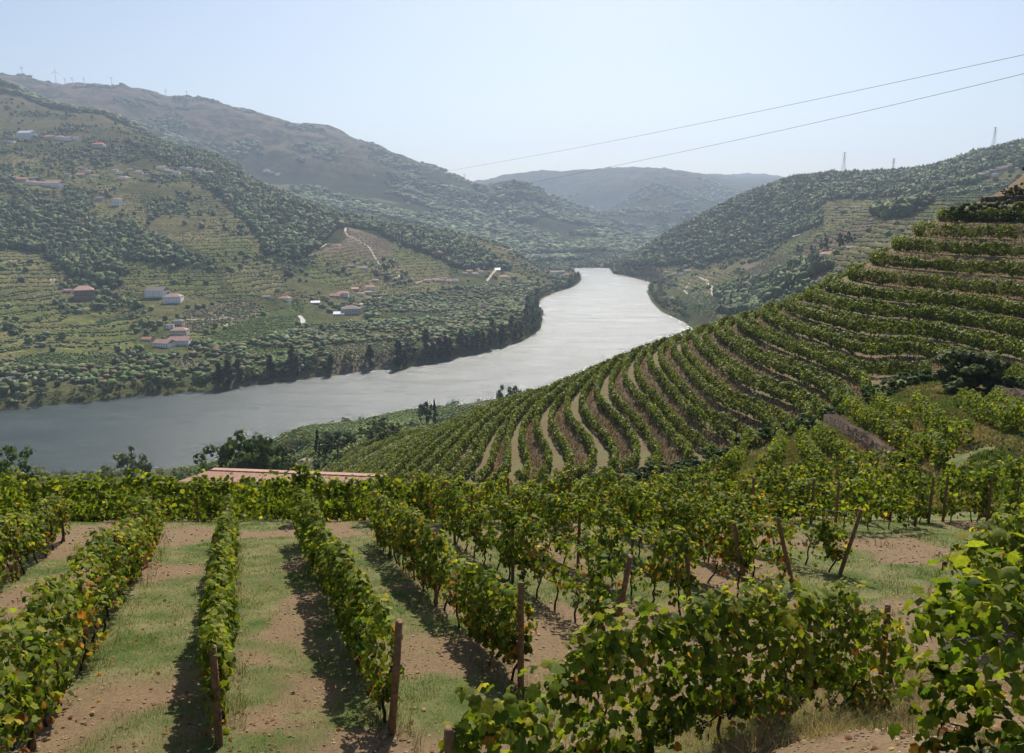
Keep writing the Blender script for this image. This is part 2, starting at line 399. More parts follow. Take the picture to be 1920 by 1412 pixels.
# terraced spur
ghill, nt, b = newmat("terrace_earth")
g1 = noise(nt, .25, 5); g2 = noise(nt, 2.2, 6, .7); g3 = noise(nt, 9, 3)
sep = nd(nt, 'ShaderNodeSeparateColor'); nt.links.new(attr(nt), sep.inputs[0])
tread = mixc(nt, ramp(nt, g2, .35, .65), (.19, .125, .078), (.145, .12, .062))
tread = mixc(nt, ramp(nt, g1, .45, .65, 0, .7), tread, (.16, .18, .075))
bk = mixc(nt, ramp(nt, g2, .3, .7), (.13, .085, .052), (.225, .148, .09))
bk = mixc(nt, ramp(nt, g3, .5, .75, 0, .5), bk, (.13, .13, .06))
c_ = mixc(nt, sep.outputs[0], tread, bk)
c_ = mixc(nt, sep.outputs[1], c_, mixc(nt, ramp(nt, g2, .35, .65), (.09, .12, .04), (.22, .20, .09)))
nt.links.new(c_, b.inputs['Base Color']); b.inputs['Roughness'].default_value = .95; b.inputs['Specular IOR Level'].default_value = .1
bump(nt, b, g2, .8, .25)
# far valley sides
gfar, nt, b = newmat("valley_land")
c0 = attr(nt); n1 = noise(nt, .035, 6, .7); n2 = noise(nt, .16, 4, .7)
c1 = mixc(nt, 1.0, c0, ramp(nt, n1, .3, .7, .65, 1.35), 'MULTIPLY')
c1 = mixc(nt, 1.0, c1, ramp(nt, n2, .3, .7, .7, 1.3), 'MULTIPLY')
c1 = mixc(nt, ramp(nt, noise(nt, .22, 5, .7), .52, .60, 0, .65), c1, (.032, .042, .018))
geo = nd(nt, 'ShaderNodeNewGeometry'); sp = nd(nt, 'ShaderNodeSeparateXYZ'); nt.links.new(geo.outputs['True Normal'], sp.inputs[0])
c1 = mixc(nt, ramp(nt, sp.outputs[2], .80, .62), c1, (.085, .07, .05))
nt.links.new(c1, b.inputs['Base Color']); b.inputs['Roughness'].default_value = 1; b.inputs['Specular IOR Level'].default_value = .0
bump(nt, b, n2, 1.0, 3.0)
# mountains
gmt, nt, b = newmat("mountain_land")
c0 = attr(nt); n1 = noise(nt, .008, 8, .72); n2 = noise(nt, .05, 6, .75)
c1 = mixc(nt, ramp(nt, n1, .46, .56), c0, (.045, .055, .03))
c1 = mixc(nt, ramp(nt, n2, .50, .60, 0, .75), c1, (.035, .045, .025))
nt.links.new(c1, b.inputs['Base Color']); b.inputs['Roughness'].default_value = 1; b.inputs['Specular IOR Level'].default_value = 0
bump(nt, b, n2, 1.0, 14.0)
# river water
wat, nt, b = newmat("river_water")
b.inputs['Base Color'].default_value = (.023, .040, .036, 1); b.inputs['IOR'].default_value = 1.33; b.inputs['Roughness'].default_value = .22; b.inputs['Specular IOR Level'].default_value = .8
b2 = nd(nt, 'ShaderNodeBsdfPrincipled'); b2.inputs['Base Color'].default_value = (.023, .040, .036, 1); b2.inputs['IOR'].default_value = 1.33; b2.inputs['Specular IOR Level'].default_value = .7
mp = nd(nt, 'ShaderNodeMapping'); mp.inputs['Rotation'].default_value = (0, 0, math.radians(30)); mp.inputs['Scale'].default_value = (1, 2.4, 1)
nt.links.new(pos(nt), mp.inputs[0])
wv1 = noise(nt, .35, 4, .7, mp.outputs[0]); wv2 = noise(nt, .012, 5, .65, mp.outputs[0])
bn = nd(nt, 'ShaderNodeBump'); bn.inputs['Distance'].default_value = 2.2; bn.inputs['Strength'].default_value = .45; nt.links.new(wv1, bn.inputs['Height'])
bn2 = nd(nt, 'ShaderNodeBump'); bn2.inputs['Distance'].default_value = .5; bn2.inputs['Strength'].default_value = 1; nt.links.new(wv1, bn2.inputs['Height'])
nt.links.new(bn.outputs[0], b.inputs['Normal']); nt.links.new(bn2.outputs[0], b2.inputs['Normal']); b2.inputs['Roughness'].default_value = .62
mx = nd(nt, 'ShaderNodeMixShader'); nt.links.new(ramp(nt, wv2, .36, .62, .08, .52), mx.inputs[0]); nt.links.new(b.outputs[0], mx.inputs[1]); nt.links.new(b2.outputs[0], mx.inputs[2])
nt.links.new(mx.outputs[0], nt.nodes['Material Output'].inputs[0])

# ------------------------------------------------------------------ mesh and object helpers
def mesh_np(name, co, faces, mat, col=None, smooth_sh=False):
    """faces: int array (n, k)"""
    me = bpy.data.meshes.new(name); co = np.ascontiguousarray(co, np.float32); faces = np.ascontiguousarray(faces, np.int32)
    me.vertices.add(len(co)); me.vertices.foreach_set('co', co.ravel())
    me.loops.add(faces.size); me.loops.foreach_set('vertex_index', faces.ravel())
    me.polygons.add(len(faces)); me.polygons.foreach_set('loop_start', np.arange(0, faces.size, faces.shape[1], dtype=np.int32))
    if smooth_sh: me.polygons.foreach_set('use_smooth', np.ones(len(faces), bool))
    me.update(calc_edges=True)
    if col is not None:
        a = me.color_attributes.new('Col', 'FLOAT_COLOR', 'POINT')
        c4 = np.ones((len(co), 4), np.float32); c4[:, :3] = col; a.data.foreach_set('color', c4.ravel())
    me.materials.append(mat if not isinstance(mat, str) else MATS[mat])
    return me
def link(name, me, parent=None, loc=None):
    o = bpy.data.objects.new(name, me); COL.objects.link(o)
    if parent is not None: o.parent = parent
    if loc is not None: o.location = loc
    return o
def tag(o, label=None, cat=None, group=None, kind=None):
    for k, v_ in (('label', label), ('category', cat), ('group', group), ('kind', kind)):
        if v_: o[k] = v_
    return o
def inst(tv_, tf, M3, ps, cols=None):
    """template verts (k,3), faces (f,n); M3 (m,3,3); ps (m,3); cols (m,3) -> verts, faces, per-vertex cols"""
    m = len(ps); k = len(tv_)
    v_ = np.einsum('mij,kj->mki', M3, tv_) + ps[:, None]
    f = (np.asarray(tf)[None] + (np.arange(m) * k)[:, None, None]).reshape(-1, np.asarray(tf).shape[1])
    c = np.repeat(cols, k, 0) if cols is not None else None
    return v_.reshape(-1, 3), f, c
def frames(nrm, tip):
    n_ = nrm / (np.linalg.norm(nrm, axis=1, keepdims=True) + 1e-9)
    t = tip - n_ * (tip * n_).sum(1, keepdims=True); t /= np.linalg.norm(t, axis=1, keepdims=True) + 1e-9
    x = np.cross(t, n_)
    return np.stack([x, t, n_], -1)
LEAF_V = np.array([(0,.36,.05),(0,.02,0),(-.26,-.10,-.06),(-.52,.14,-.18),(-.43,.33,-.12),(-.47,.62,-.2),(-.24,.70,-.09),(0,.98,-.24),(.24,.70,-.06),(.47,.62,-.14),(.43,.33,-.07),(.52,.14,-.13),(.26,-.10,-.04)])
LEAF_F = np.array([(0, i, i + 1) for i in range(1, 12)] + [(0, 12, 1)])
LEAF2_V = np.array([(0,0,0),(.42,.05,-.12),(.46,.62,-.16),(0,1,-.1),(-.46,.62,-.16),(-.42,.05,-.12)], float)
LEAF2_F = np.array([(0,1,2,3),(0,3,4,5)])
CARD_V = np.array([(-.5,-.5,-.06),(.5,-.45,.06),(.42,.5,-.06),(-.5,.42,.08)]); CARD_F = np.array([(0,1,2,3)])
def tube_arrays(pts, rad, n=6):
    pts = np.asarray(pts, float); m = len(pts)
    rad = np.broadcast_to(np.asarray(rad, float), (m,))
    d = np.gradient(pts, axis=0); d /= np.linalg.norm(d, axis=1, keepdims=True) + 1e-9
    ref = np.where(np.abs(d[:, 2:3]) > .9, np.array([[1., 0, 0]]), np.array([[0, 0, 1.]]))
    a = np.cross(d, ref); a /= np.linalg.norm(a, axis=1, keepdims=True) + 1e-9; b_ = np.cross(d, a)
    an = np.linspace(0, 2 * math.pi, n, endpoint=False)
    v_ = pts[:, None] + rad[:, None, None] * (np.cos(an)[None, :, None] * a[:, None] + np.sin(an)[None, :, None] * b_[:, None])
    v_ = v_.reshape(-1, 3); F_ = []
    for i in range(m - 1):
        for j in range(n):
            F_.append((i * n + j, i * n + (j + 1) % n, (i + 1) * n + (j + 1) % n, (i + 1) * n + j))
    c0, c1_ = len(v_), len(v_) + 1
    v_ = np.vstack([v_, pts[:1], pts[-1:]])
    for j in range(n):
        F_.append((c0, (j + 1) % n, j, c0)); F_.append((c1_, (m - 1) * n + j, (m - 1) * n + (j + 1) % n, c1_))
    return v_, F_
def tubes_mesh(name, tubes, mat, n=6):
    V, Fq, o_ = [], [], 0
    for pts, rad in tubes:
        v_, f = tube_arrays(pts, rad, n); V.append(v_); Fq += [tuple(a + o_ for a in q) for q in f]; o_ += len(v_)
    me = bpy.data.meshes.new(name)
    me.from_pydata([tuple(p) for p in np.vstack(V)], [], [q if q[0] != q[3] else q[:3] for q in Fq])
    me.materials.append(mat); me.shade_smooth() if hasattr(me, 'shade_smooth') else None
    return me

# ------------------------------------------------------------------ terrain meshes
def cover_near(x, y):
    g = .53 + .85 * fbm(x, y, 2.6, 3, 61)
    # bare wheel-worn line across the end of the rows, grass patches in the aisles
    g = g - .55 * np.exp(-((y - 28.6 - .06 * x) / .9) ** 2) * (x < 3)
    g = g + .25 * smooth((x - 8) / 3) * smooth((y - 18) / 4)
    g = g - .25 * smooth((x - 4) / 2) * smooth((15 - y) / 3)
    return np.clip(g, 0, 1)
C3 = lambda *a: np.array(a, float)
def cover_far(x, y, z):
    u, v = proj(x, y, z)
    uu = u + 7 * vnoise(x / 25, y / 25, 91); vv = v + 4 * vnoise(x / 30, y / 30, 92)
    a = np.clip(.5 + .8 * fbm(x, y, 120, 3, 93), 0, 1)[:, None]
    col = C3(.078, .090, .034) * (1 - a) + C3(.160, .145, .066) * a
    hi = smooth((z - 330) / 200)[:, None]
    col = col * (1 - hi) + C3(.13, .115, .07) * hi
    def put(L, c, c2=None):
        nonlocal col
        m = anyp(uu, vv, L) & (y < 2700)
        b_ = a if c2 is not None else 0
        col = np.where(m[:, None], np.array(c) * (1 - b_) + (np.array(c2) if c2 is not None else 0) * b_, col)
    put(FIELD_T, (.145, .155, .052), (.225, .19, .09))
    put(ORCHARD, (.075, .09, .035), (.14, .125, .06))
    put(BROWN_T, (.17, .135, .09), (.22, .18, .12))
    put(GREEN_F, (.09, .125, .035), (.14, .16, .055))
    put(WOOD_L + WOOD_R, (.035, .045, .022), (.06, .06, .03))
    pf = smooth((y - 2300) / 500)[:, None] * (z < 420)[:, None]; b2_ = smooth(.5 + 3 * fbm(x, y, 130, 3, 94))[:, None]
    col = col * (1 - pf) + (C3(.16, .145, .07) * b2_ + C3(.05, .065, .028) * (1 - b2_)) * pf
    return col
def fan(name, y0, y1, dl, ds, s0, s1, mat, mode, kind_name):
    L = np.exp(np.arange(math.log(y0), math.log(y1) + dl, dl)); Sx = np.arange(s0, s1 + ds, ds)
    Y, Sg = np.meshgrid(L, Sx, indexing='ij'); Xg = Sg * Y
    x, y = Xg.ravel(), Y.ravel()
    z, bank = ground_full(x, y, True)
    if mode != 'near': z.reshape(Y.shape)[0] -= .5 if mode == 'hill' else 1.5
    if mode == 'near': g = cover_near(x, y); col = np.c_[g, g, g]
    elif mode == 'hill':
        u, v = proj(x, y, z); green = (1 - smooth((interp_v(u, GULLY) - v) / 10)) * .8 + smooth((CZ - 45 - z) / 20) * .9; top_ = smooth((z - CZ - 2.2) / 1); bank = np.maximum(bank, top_); green = green * (1 - top_)
        col = np.c_[bank, np.clip(green + .3 * vnoise(x / 3, y / 3, 8), 0, 1), bank]
    elif mode == 'far': col = cover_far(x, y, z)
    else:
        a = np.clip(.5 + fbm(x, y, 500, 3, 44), 0, 1)[:, None]; hi = smooth((z - 250) / 350)[:, None]
        col = (C3(.062, .070, .036) * (1 - hi) + C3(.175, .125, .082) * hi) * (.8 + .4 * a)
        fr = smooth((y - 6800) / 1500)[:, None]; col = col * (1 - fr) + C3(.09, .09, .06) * fr
    r, c = Y.shape; idx = np.arange(r * c, dtype=np.int32).reshape(r, c)
    f = np.stack([idx[:-1, :-1], idx[:-1, 1:], idx[1:, 1:], idx[1:, :-1]], -1).reshape(-1, 4)
    o = link(name, mesh_np(name, np.stack([x, y, z], -1), f, mat, col, True)); o['kind'] = 'structure'
    return o
QK = 1.0
fan('ground', 1.2, 60, .009, .0035, -1.0, 1.0, gnear, 'near', 'ground')
fan('terraced_slope', 59.6, 335, .0032, .0016, -.80, .80, ghill, 'hill', 'slope')
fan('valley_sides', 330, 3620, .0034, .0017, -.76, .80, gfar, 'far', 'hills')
fan('mountains', 3600, 13500, .006, .0022, -.80, .80, gmt, 'mt', 'mountains')
wm = mesh_np('river', [(-2200, 380, 0), (1800, 380, 0), (1800, 3000, 0), (-2200, 3000, 0)], [(0, 1, 2, 3)], wat)
tag(link('river', wm), kind='structure')

# ------------------------------------------------------------------ vine rows
ORD1 = ['', 'first', 'second', 'third', 'fourth', 'fifth', 'sixth', 'seventh', 'eighth', 'ninth', 'tenth', 'eleventh', 'twelfth', 'thirteenth', 'fourteenth', 'fifteenth', 'sixteenth', 'seventeenth', 'eighteenth', 'nineteenth']
TENS = ['', '', 'twent', 'thirt', 'fort', 'fift', 'sixt', 'sevent', 'eight']
def ordinal(n_):
    if n_ < 20: return ORD1[n_]
    return TENS[n_ // 10] + ('ieth' if n_ % 10 == 0 else 'y-' + ORD1[n_ % 10])
GREENS = np.array([(.058,.090,.012), (.108,.145,.016), (.18,.215,.022), (.28,.29,.032)])
WARM = np.array([(.30,.30,.035), (.42,.34,.04), (.45,.20,.035), (.32,.11,.035), (.20,.08,.035), (.30,.19,.10)])
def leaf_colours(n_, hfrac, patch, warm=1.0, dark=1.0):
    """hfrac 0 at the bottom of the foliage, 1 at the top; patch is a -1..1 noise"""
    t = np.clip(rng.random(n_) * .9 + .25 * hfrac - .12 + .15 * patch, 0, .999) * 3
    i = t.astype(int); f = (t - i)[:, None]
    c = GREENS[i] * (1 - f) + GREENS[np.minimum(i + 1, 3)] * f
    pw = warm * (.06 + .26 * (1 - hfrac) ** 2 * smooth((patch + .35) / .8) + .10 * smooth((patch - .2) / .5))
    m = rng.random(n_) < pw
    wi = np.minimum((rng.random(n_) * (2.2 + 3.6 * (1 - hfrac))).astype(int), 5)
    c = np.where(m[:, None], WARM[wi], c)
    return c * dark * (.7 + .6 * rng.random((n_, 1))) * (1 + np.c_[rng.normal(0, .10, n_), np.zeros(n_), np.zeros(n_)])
def resample(pl, stepm):
    pl = np.asarray(pl, float); d = np.r_[0, np.cumsum(np.hypot(*np.diff(pl, axis=0).T))]
    k = max(2, int(d[-1] / stepm) + 1); t = np.linspace(0, d[-1], k)
    return np.c_[np.interp(t, d, pl[:, 0]), np.interp(t, d, pl[:, 1])], d[-1]
def foliage_arrays(pl, dens, size, h0, h1, width, tmpl, seed, warm=1.0, out_bias=1.0, gap=.25, big=0.0, zfn=ground_full, dark=1.0, ends=.5):
    pts, Ltot = resample(pl, .25)
    zc = zfn(pts[:, 0], pts[:, 1]); dd = np.r_[0, np.cumsum(np.hypot(*np.diff(pts, axis=0).T))]
    tan = np.gradient(pts, axis=0); tan /= np.linalg.norm(tan, axis=1, keepdims=True) + 1e-9
    n_ = int(dens * Ltot * 1.25)
    L = rng.random(n_) * Ltot
    dens_m = .42 + .95 * vnoise(L / .55 + seed * 7, np.full(n_, seed * 3.1), seed) + .45 * vnoise(L / 2.3, np.full(n_, 5.5 + seed), seed + 3)
    keep = rng.random(n_) < np.clip(dens_m + .38, gap, 1)
    if big > .3: keep &= ~((vnoise(L / 1.7, np.full(n_, seed * 1.7), seed + 41) > .72) & (rng.random(n_) < .92))
    L = L[keep]; n_ = len(L)
    px, py, pz = np.interp(L, dd, pts[:, 0]), np.interp(L, dd, pts[:, 1]), np.interp(L, dd, zc)
    tx, ty = np.interp(L, dd, tan[:, 0]), np.interp(L, dd, tan[:, 1])
    a = rng.random(n_) * 2 * math.pi; r = .55 + .45 * np.sqrt(rng.random(n_))
    top = h1 + .24 * vnoise(L / .6, np.full(n_, seed + .3), seed + 9) + .16 * vnoise(L / 3, np.full(n_, seed + .7), seed + 11)
    top = top + big * vnoise(L / 2.6, np.full(n_, seed + 4.7), seed + 31) - big * 1.3 * (vnoise(L / 4.5, np.full(n_, seed + 6.7), seed + 33) > .55)
    low = h0 + .42 * vnoise(L / .8, np.full(n_, seed + 1.3), seed + 15) - .15 * (rng.random(n_) < .12)
    cz, hz = (top + low) / 2, (top - low) / 2
    wv_ = width / 2 * (1 + .5 * vnoise(L / .8, np.full(n_, seed + 2.3), seed + 17))
    lat = np.cos(a) * r * wv_; vert = np.sin(a) * r
    vert = np.sign(vert) * np.abs(vert) ** .75
    # stray shoots standing out of the hedge
    st = rng.random(n_) < .10
    vert = np.where(st, 1.0 + rng.random(n_) * .38, vert); lat = np.where(st, lat * .5, lat)
    nx, ny = -ty, tx
    ps = np.c_[px + nx * lat, py + ny * lat, pz + cz + vert * hz]
    hfrac = np.clip((vert + 1) / 2, 0, 1)
    side = np.sign(lat)
    nrm = np.c_[nx * side * out_bias, ny * side * out_bias, .45 + .9 * np.maximum(vert, 0) ** 2] + rng.normal(0, .75, (n_, 3))
    tip = np.c_[rng.normal(0, .5, n_), rng.normal(0, .5, n_), -1 + .9 * rng.random(n_)]
    M3 = frames(nrm, tip) * (size * (.55 + .75 * rng.random(n_)))[:, None, None]
    M3[:, :, 2] *= rng.uniform(-.6, 2.6, (n_, 1)); M3[:, :, 0] *= rng.uniform(.8, 1.15, (n_, 1))
    patch = vnoise(ps[:, 0] / 1.6, ps[:, 1] / 1.6, seed + 21) * .7 + vnoise(ps[:, 0] / .5, ps[:, 1] / .5, seed + 23) * .5
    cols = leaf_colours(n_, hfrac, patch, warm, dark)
    return inst(tmpl[0], tmpl[1], M3, ps, cols)
LEAF, LEAF2, CARD = (LEAF_V, LEAF_F), (LEAF2_V - (0, .4, 0), LEAF2_F), (CARD_V, CARD_F)
# template of a bunch of grapes
def grape_mesh():
    ico = []
    g = (1 + 5 ** .5) / 2
    vv = np.array([(-1,g,0),(1,g,0),(-1,-g,0),(1,-g,0),(0,-1,g),(0,1,g),(0,-1,-g),(0,1,-g),(g,0,-1),(g,0,1),(-g,0,-1),(-g,0,1)], float); vv /= np.linalg.norm(vv[0])
    ff = np.array([(0,11,5),(0,5,1),(0,1,7),(0,7,10),(0,10,11),(1,5,9),(5,11,4),(11,10,2),(10,7,6),(7,1,8),(3,9,4),(3,4,2),(3,2,6),(3,6,8),(3,8,9),(4,9,5),(2,4,11),(6,2,10),(8,6,7),(9,8,1)])
    ps = []
    for k in range(34):
        t = k / 34; a = k * 2.4; r = .055 * (1 - t) ** .6
        ps.append((r * math.cos(a), r * math.sin(a), -.17 * t))
    ps = np.array(ps); n_ = len(ps)
    v_, f, _ = inst(vv, ff, np.repeat(np.eye(3)[None] * .0125, n_, 0), ps)
    return mesh_np('grape_bunch', v_, f, grape_mat, None, True), vv, ff
GRAPE, ICO_V, ICO_F = grape_mesh()
def trunk_mesh(h, seed, r0=.028):
    rr = random.Random(seed); pts = []; x = y = 0
    for k in range(7):
        pts.append((x, y, -.08 + (h + .08) * k / 6)); x += rr.uniform(-.05, .05); y += rr.uniform(-.05, .05)
    t2 = [pts[-2], (pts[-1][0] + .16, pts[-1][1] + .05, h * 1.04), (pts[-1][0] + .42, pts[-1][1] + .03, h * 1.02)]
    t3 = [pts[-2], (pts[-1][0] - .15, pts[-1][1] - .05, h * 1.04), (pts[-1][0] - .40, pts[-1][1] - .04, h * 1.05)]
    return tubes_mesh('vine_trunk', [(pts, np.linspace(r0, r0 * .65, 7)), (t2, (.017, .014, .009)), (t3, (.017, .014, .009))], vine_bark, 6)
TRUNKS = [trunk_mesh(.72, 40 + k) for k in range(6)]
def post_mesh(h, r, mat):
    pts = [(0, 0, -.4), (0, 0, 0), (r * .1, 0, h * .5), (0, r * .1, h - .015), (0, 0, h)]
    return tubes_mesh('post', [(pts, (r * 1.05, r * 1.03, r, r * .96, r * .88))], mat, 12)
POST_A, POST_B, POST_C = post_mesh(1.95, .055, post_wood), post_mesh(1.75, .045, post_wood), post_mesh(1.7, .04, post_grey)
def near_row(pl, label, group=None, dens=390, size=.122, h0=.62, h1=1.8, width=.5, tmpl=LEAF, posts=6.0, lean=0.0, grapes=8, seed=1,
             warm=1.0, trunks=1.15, post_first=True, wires=True, name='vine_row', leanv=None, big=.16, ph=1.0):
    pts, Ltot = resample(pl, .3)
    p0 = pts[0]; z0 = float(ground_full(np.array([p0[0]]), np.array([p0[1]]))[0])
    root = link(name, None, None, (p0[0], p0[1], z0)); tag(root, label, 'grapevine row', group)
    off = np.array([p0[0], p0[1], z0])
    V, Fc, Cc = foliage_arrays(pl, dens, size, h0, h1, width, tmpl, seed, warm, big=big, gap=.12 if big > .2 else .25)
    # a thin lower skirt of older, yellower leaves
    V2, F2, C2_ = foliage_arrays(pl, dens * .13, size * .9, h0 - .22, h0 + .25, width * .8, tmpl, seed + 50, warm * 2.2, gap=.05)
    Fc = np.vstack([Fc, F2 + len(V)]); V = np.vstack([V, V2]); Cc = np.vstack([Cc, C2_])
    link('foliage', mesh_np('foliage', V - off, Fc, vine_leaf, Cc), root)
    d = np.r_[0, np.cumsum(np.hypot(*np.diff(pts, axis=0).T))]
    def at(t):
        x, y = np.interp(t, d, pts[:, 0]), np.interp(t, d, pts[:, 1]); i = min(int(np.searchsorted(d, t)), len(pts) - 2)
        dx, dy = pts[min(i + 1, len(pts) - 1)] - pts[max(i - 1, 0)]
        return x, y, float(ground_full(np.array([x]), np.array([y]))[0]), math.atan2(dy, dx)
    rr = random.Random(seed * 13 + 1)
    if trunks:
        t = .45
        while t < Ltot - .2:
            x, y, z, a = at(t); o = link('trunk', TRUNKS[rr.randrange(6)], root, Vector((x, y, z)) - Vector(off))
            o.rotation_euler = (rr.uniform(-.12, .12), rr.uniform(-.12, .12), a + rr.uniform(-.3, .3)); k = rr.uniform(.85, 1.15) * (h0 + .1) / .72; o.scale = (1, 1, k)
            t += trunks * rr.uniform(.85, 1.2)
    if posts:
        t = 0.0; first = True
        while t <= Ltot + .1:
            x, y, z, a = at(min(t, Ltot))
            if not (first and not post_first):
                o = link('post', POST_A if first else POST_B, root, Vector((x, y, z)) - Vector(off))
                ln = lean if first else rr.uniform(-.04, .04)
                lv = leanv if (leanv and first) else (-math.cos(a), -math.sin(a))
                o.rotation_euler = (-lv[1] * ln, lv[0] * ln, rr.uniform(0, 3)); o.scale = (1, 1, ph if first else 1)
            first = False; t += posts
    if wires:
        for hh in (h0 + .08, h1 - .12):
            L_ = [at(t)[:3] for t in np.linspace(0, Ltot, max(3, int(Ltot / 1.5)))]
            L_ = [np.array(p) - off + (0, 0, hh) for p in L_]
            link('wire', tubes_mesh('wire', [(L_, .0035)], wire_mat, 4), root)
    for k in range(grapes):
        x, y, z, a = at(rr.uniform(.3, Ltot - .2)); sd = rr.choice((-1, 1)) * rr.uniform(.08, .2)
        o = link('grape_bunch', GRAPE, root, Vector((x - math.sin(a) * sd, y + math.cos(a) * sd, z + h0 + rr.uniform(-.08, .18))) - Vector(off))
        o.rotation_euler = (0, 0, rr.uniform(0, 6)); o.scale = (1.15,) * 3
    return root
DX = -.35
G1 = 'grapevine rows of the near block running away down the slope'
def aisle(x0, y0, y1): return [(x0, y0), (x0 + DX * (y1 - y0) * .5, (y0 + y1) / 2), (x0 + DX * (y1 - y0), y1)]
near_row(aisle(-5.3, 6.0, 26.2), 'long vine row with orange lower leaves starting at the bottom left corner', G1, seed=1, grapes=18, warm=1.7, posts=4.2, width=.8, h1=1.8, dens=360)
near_row(aisle(-4.1, 10.0, 26.4), 'narrow vine row led by a short round post, between two grassy aisles', G1, seed=2, grapes=9, warm=.6, width=.45, h1=1.6, posts=6, lean=.06, leanv=(1, 0), ph=.76)
near_row(aisle(-1.75, 10.4, 26.4), 'vine row led by the tall leaning brown post left of centre', G1, seed=3, grapes=10, warm=.55, width=.55, lean=.10, leanv=(1, -.1), h1=1.75, ph=.9)
near_row(aisle(.15, 12.3, 26.6), 'vine row with a russet patch and dark hanging grapes, bottom centre', G1, seed=4, grapes=16, warm=1.7, h1=1.65)
near_row(aisle(2.0, 14.6, 27), 'vine row whose leafy end post stands left of a thin grey-topped post, mid picture', G1, seed=5, big=.34, dens=300, h1=1.95, h0=.7, grapes=10, warm=1.0, lean=-.15, leanv=(-1, .2))
near_row(aisle(3.9, 16.2, 27), 'vine row with slanting end post just above the big leafy row in the foreground', G1, seed=6, big=.34, dens=300, h1=1.95, h0=.7, grapes=9, warm=1.0, lean=-.2, leanv=(-1, .2))
near_row(aisle(5.8, 18.3, 28), 'vine row behind the third slanting end post counted from the right grass clearing', G1, seed=7, big=.34, dens=300, h1=1.95, h0=.7, grapes=9, warm=1.5, lean=-.24, leanv=(-1, .2))
near_row(aisle(7.3, 19.3, 28.5), 'vine row behind the bare slanting post second from the right grass clearing', G1, seed=8, big=.34, dens=300, h1=1.95, h0=.7, grapes=8, warm=1.4, lean=-.27, leanv=(-1, .2))
near_row(aisle(9.2, 21.0, 29), 'vine row ending at the slanting post beside the right grass clearing', G1, seed=9, big=.34, dens=300, h1=1.95, h0=.7, grapes=8, warm=1.4, lean=-.26, leanv=(-1, .2))
near_row(aisle(-9.6, 9.2, 26.6), 'vine row with rusty lower leaves, second from the left edge', G1, seed=10, grapes=16, warm=2.0, h1=1.6)
near_row(aisle(-14.8, 15, 26.5), 'short vine row cut by the left edge of the photo', G1, seed=11, grapes=6, warm=1.2)
near_row([(-.55, 6.4), (1.3, 7.85), (3.2, 9.3), (5.75, 11.25)], 'large leafy vine row in the foreground ending at a thin upright post', 'nearest vine rows', dens=430, size=.125, h0=.45, h1=1.85, width=.7, big=.3, seed=12, grapes=12, warm=.9, posts=7.85)
near_row([(3.2, 5.3), (4.7, 5.6), (6.6, 6.1), (9.5, 6.6)], 'big-leaved vine row filling the bottom right corner', 'nearest vine rows', dens=640, size=.115, h0=.2, h1=1.35, width=1.2, seed=13, grapes=3, warm=.35, posts=0, trunks=1.3)
near_row([(8.5, 14.4), (10.5, 15.6), (13, 17), (16.5, 19)], 'tall bright vine row climbing out of the right edge', 'nearest vine rows', dens=380, size=.15, h0=.35, h1=2.0, width=.8, seed=14, grapes=4, warm=.9, posts=0)
near_row([(6.2, 12.3), (6.9, 12.8)], 'small dying vine with red leaves beside the upright post', 'nearest vine rows', dens=40, size=.13, h0=.4, h1=1.5, width=.3, seed=15, grapes=0, warm=9, posts=0, wires=False, trunks=.5, name='grapevine')
G2 = 'vine rows across the slope beyond the bare track'
k = 0
for y_ in (32.6, 35.2, 37.8, 40.6, 43.6):
    k += 1
    near_row([(-33, y_ + .4), (-18, y_), (-9, y_ + .1), (-3.5 + (0 if k < 4 else 14), y_ + .3)], f'dark green vine row crossing left of centre, {ordinal(k)} beyond the bare track', G2, seed=20 + k, dens=165, size=.19, tmpl=LEAF2,
             h0=.35, h1=1.9, width=.75, posts=6.5 if k == 1 else 9, grapes=0, warm=.18, trunks=2.4 if k < 3 else 0, wires=k == 1)
G3 = 'vine rows of the middle block beyond the near rows'
for i in range(10):
    x0 = -2.6 + i * 2.45; ya = 30.0 + .12 * i
    near_row(aisle(x0, ya, 39.5 + .5 * i if i > 3 else 38.5), f'yellow-green vine row beyond the track, {ordinal(i + 1)} from the left of the middle block', G3, seed=30 + i, dens=200, size=.165, tmpl=LEAF2,
             h0=.55, h1=1.8, width=.55, posts=5, grapes=2, warm=1.3, trunks=1.6, wires=False)
for i, (pl, lb) in enumerate([([(-3, 42.5), (8, 42.8), (19, 43.5)], 'yellowish vine row crossing behind the middle block, nearest of three'), ([(-4, 46), (8, 46.6), (20, 47)], 'vine row crossing behind the middle block, middle of three'),
                              ([(-5, 50), (8, 50.6), (21, 50.5)], 'vine row crossing at the brow below the terraced hill')]):
    near_row(pl, lb, G3, seed=45 + i, dens=150, size=.2, tmpl=LEAF2, h0=.4, h1=1.9, width=.7, posts=7, grapes=0, warm=.9, trunks=0, wires=False)
near_row([(12.2, 28.6), (14.2, 29.2), (16.0, 29.8)], 'short dark vine hedge on posts left of the gap beside the grass clearing', 'dark hedges at the right', seed=50, dens=300, size=.16, tmpl=LEAF2, h0=.6, h1=2.15, width=.8, posts=3.8, grapes=0, warm=.25)
near_row([(17.6, 31.0), (21, 32.2), (25.5, 33.8)], 'long dark vine hedge running out of the right edge above the shaded grass', 'dark hedges at the right', seed=51, dens=280, size=.16, tmpl=LEAF2, h0=.5, h1=2.2, width=.9, posts=4, grapes=0, warm=.25)
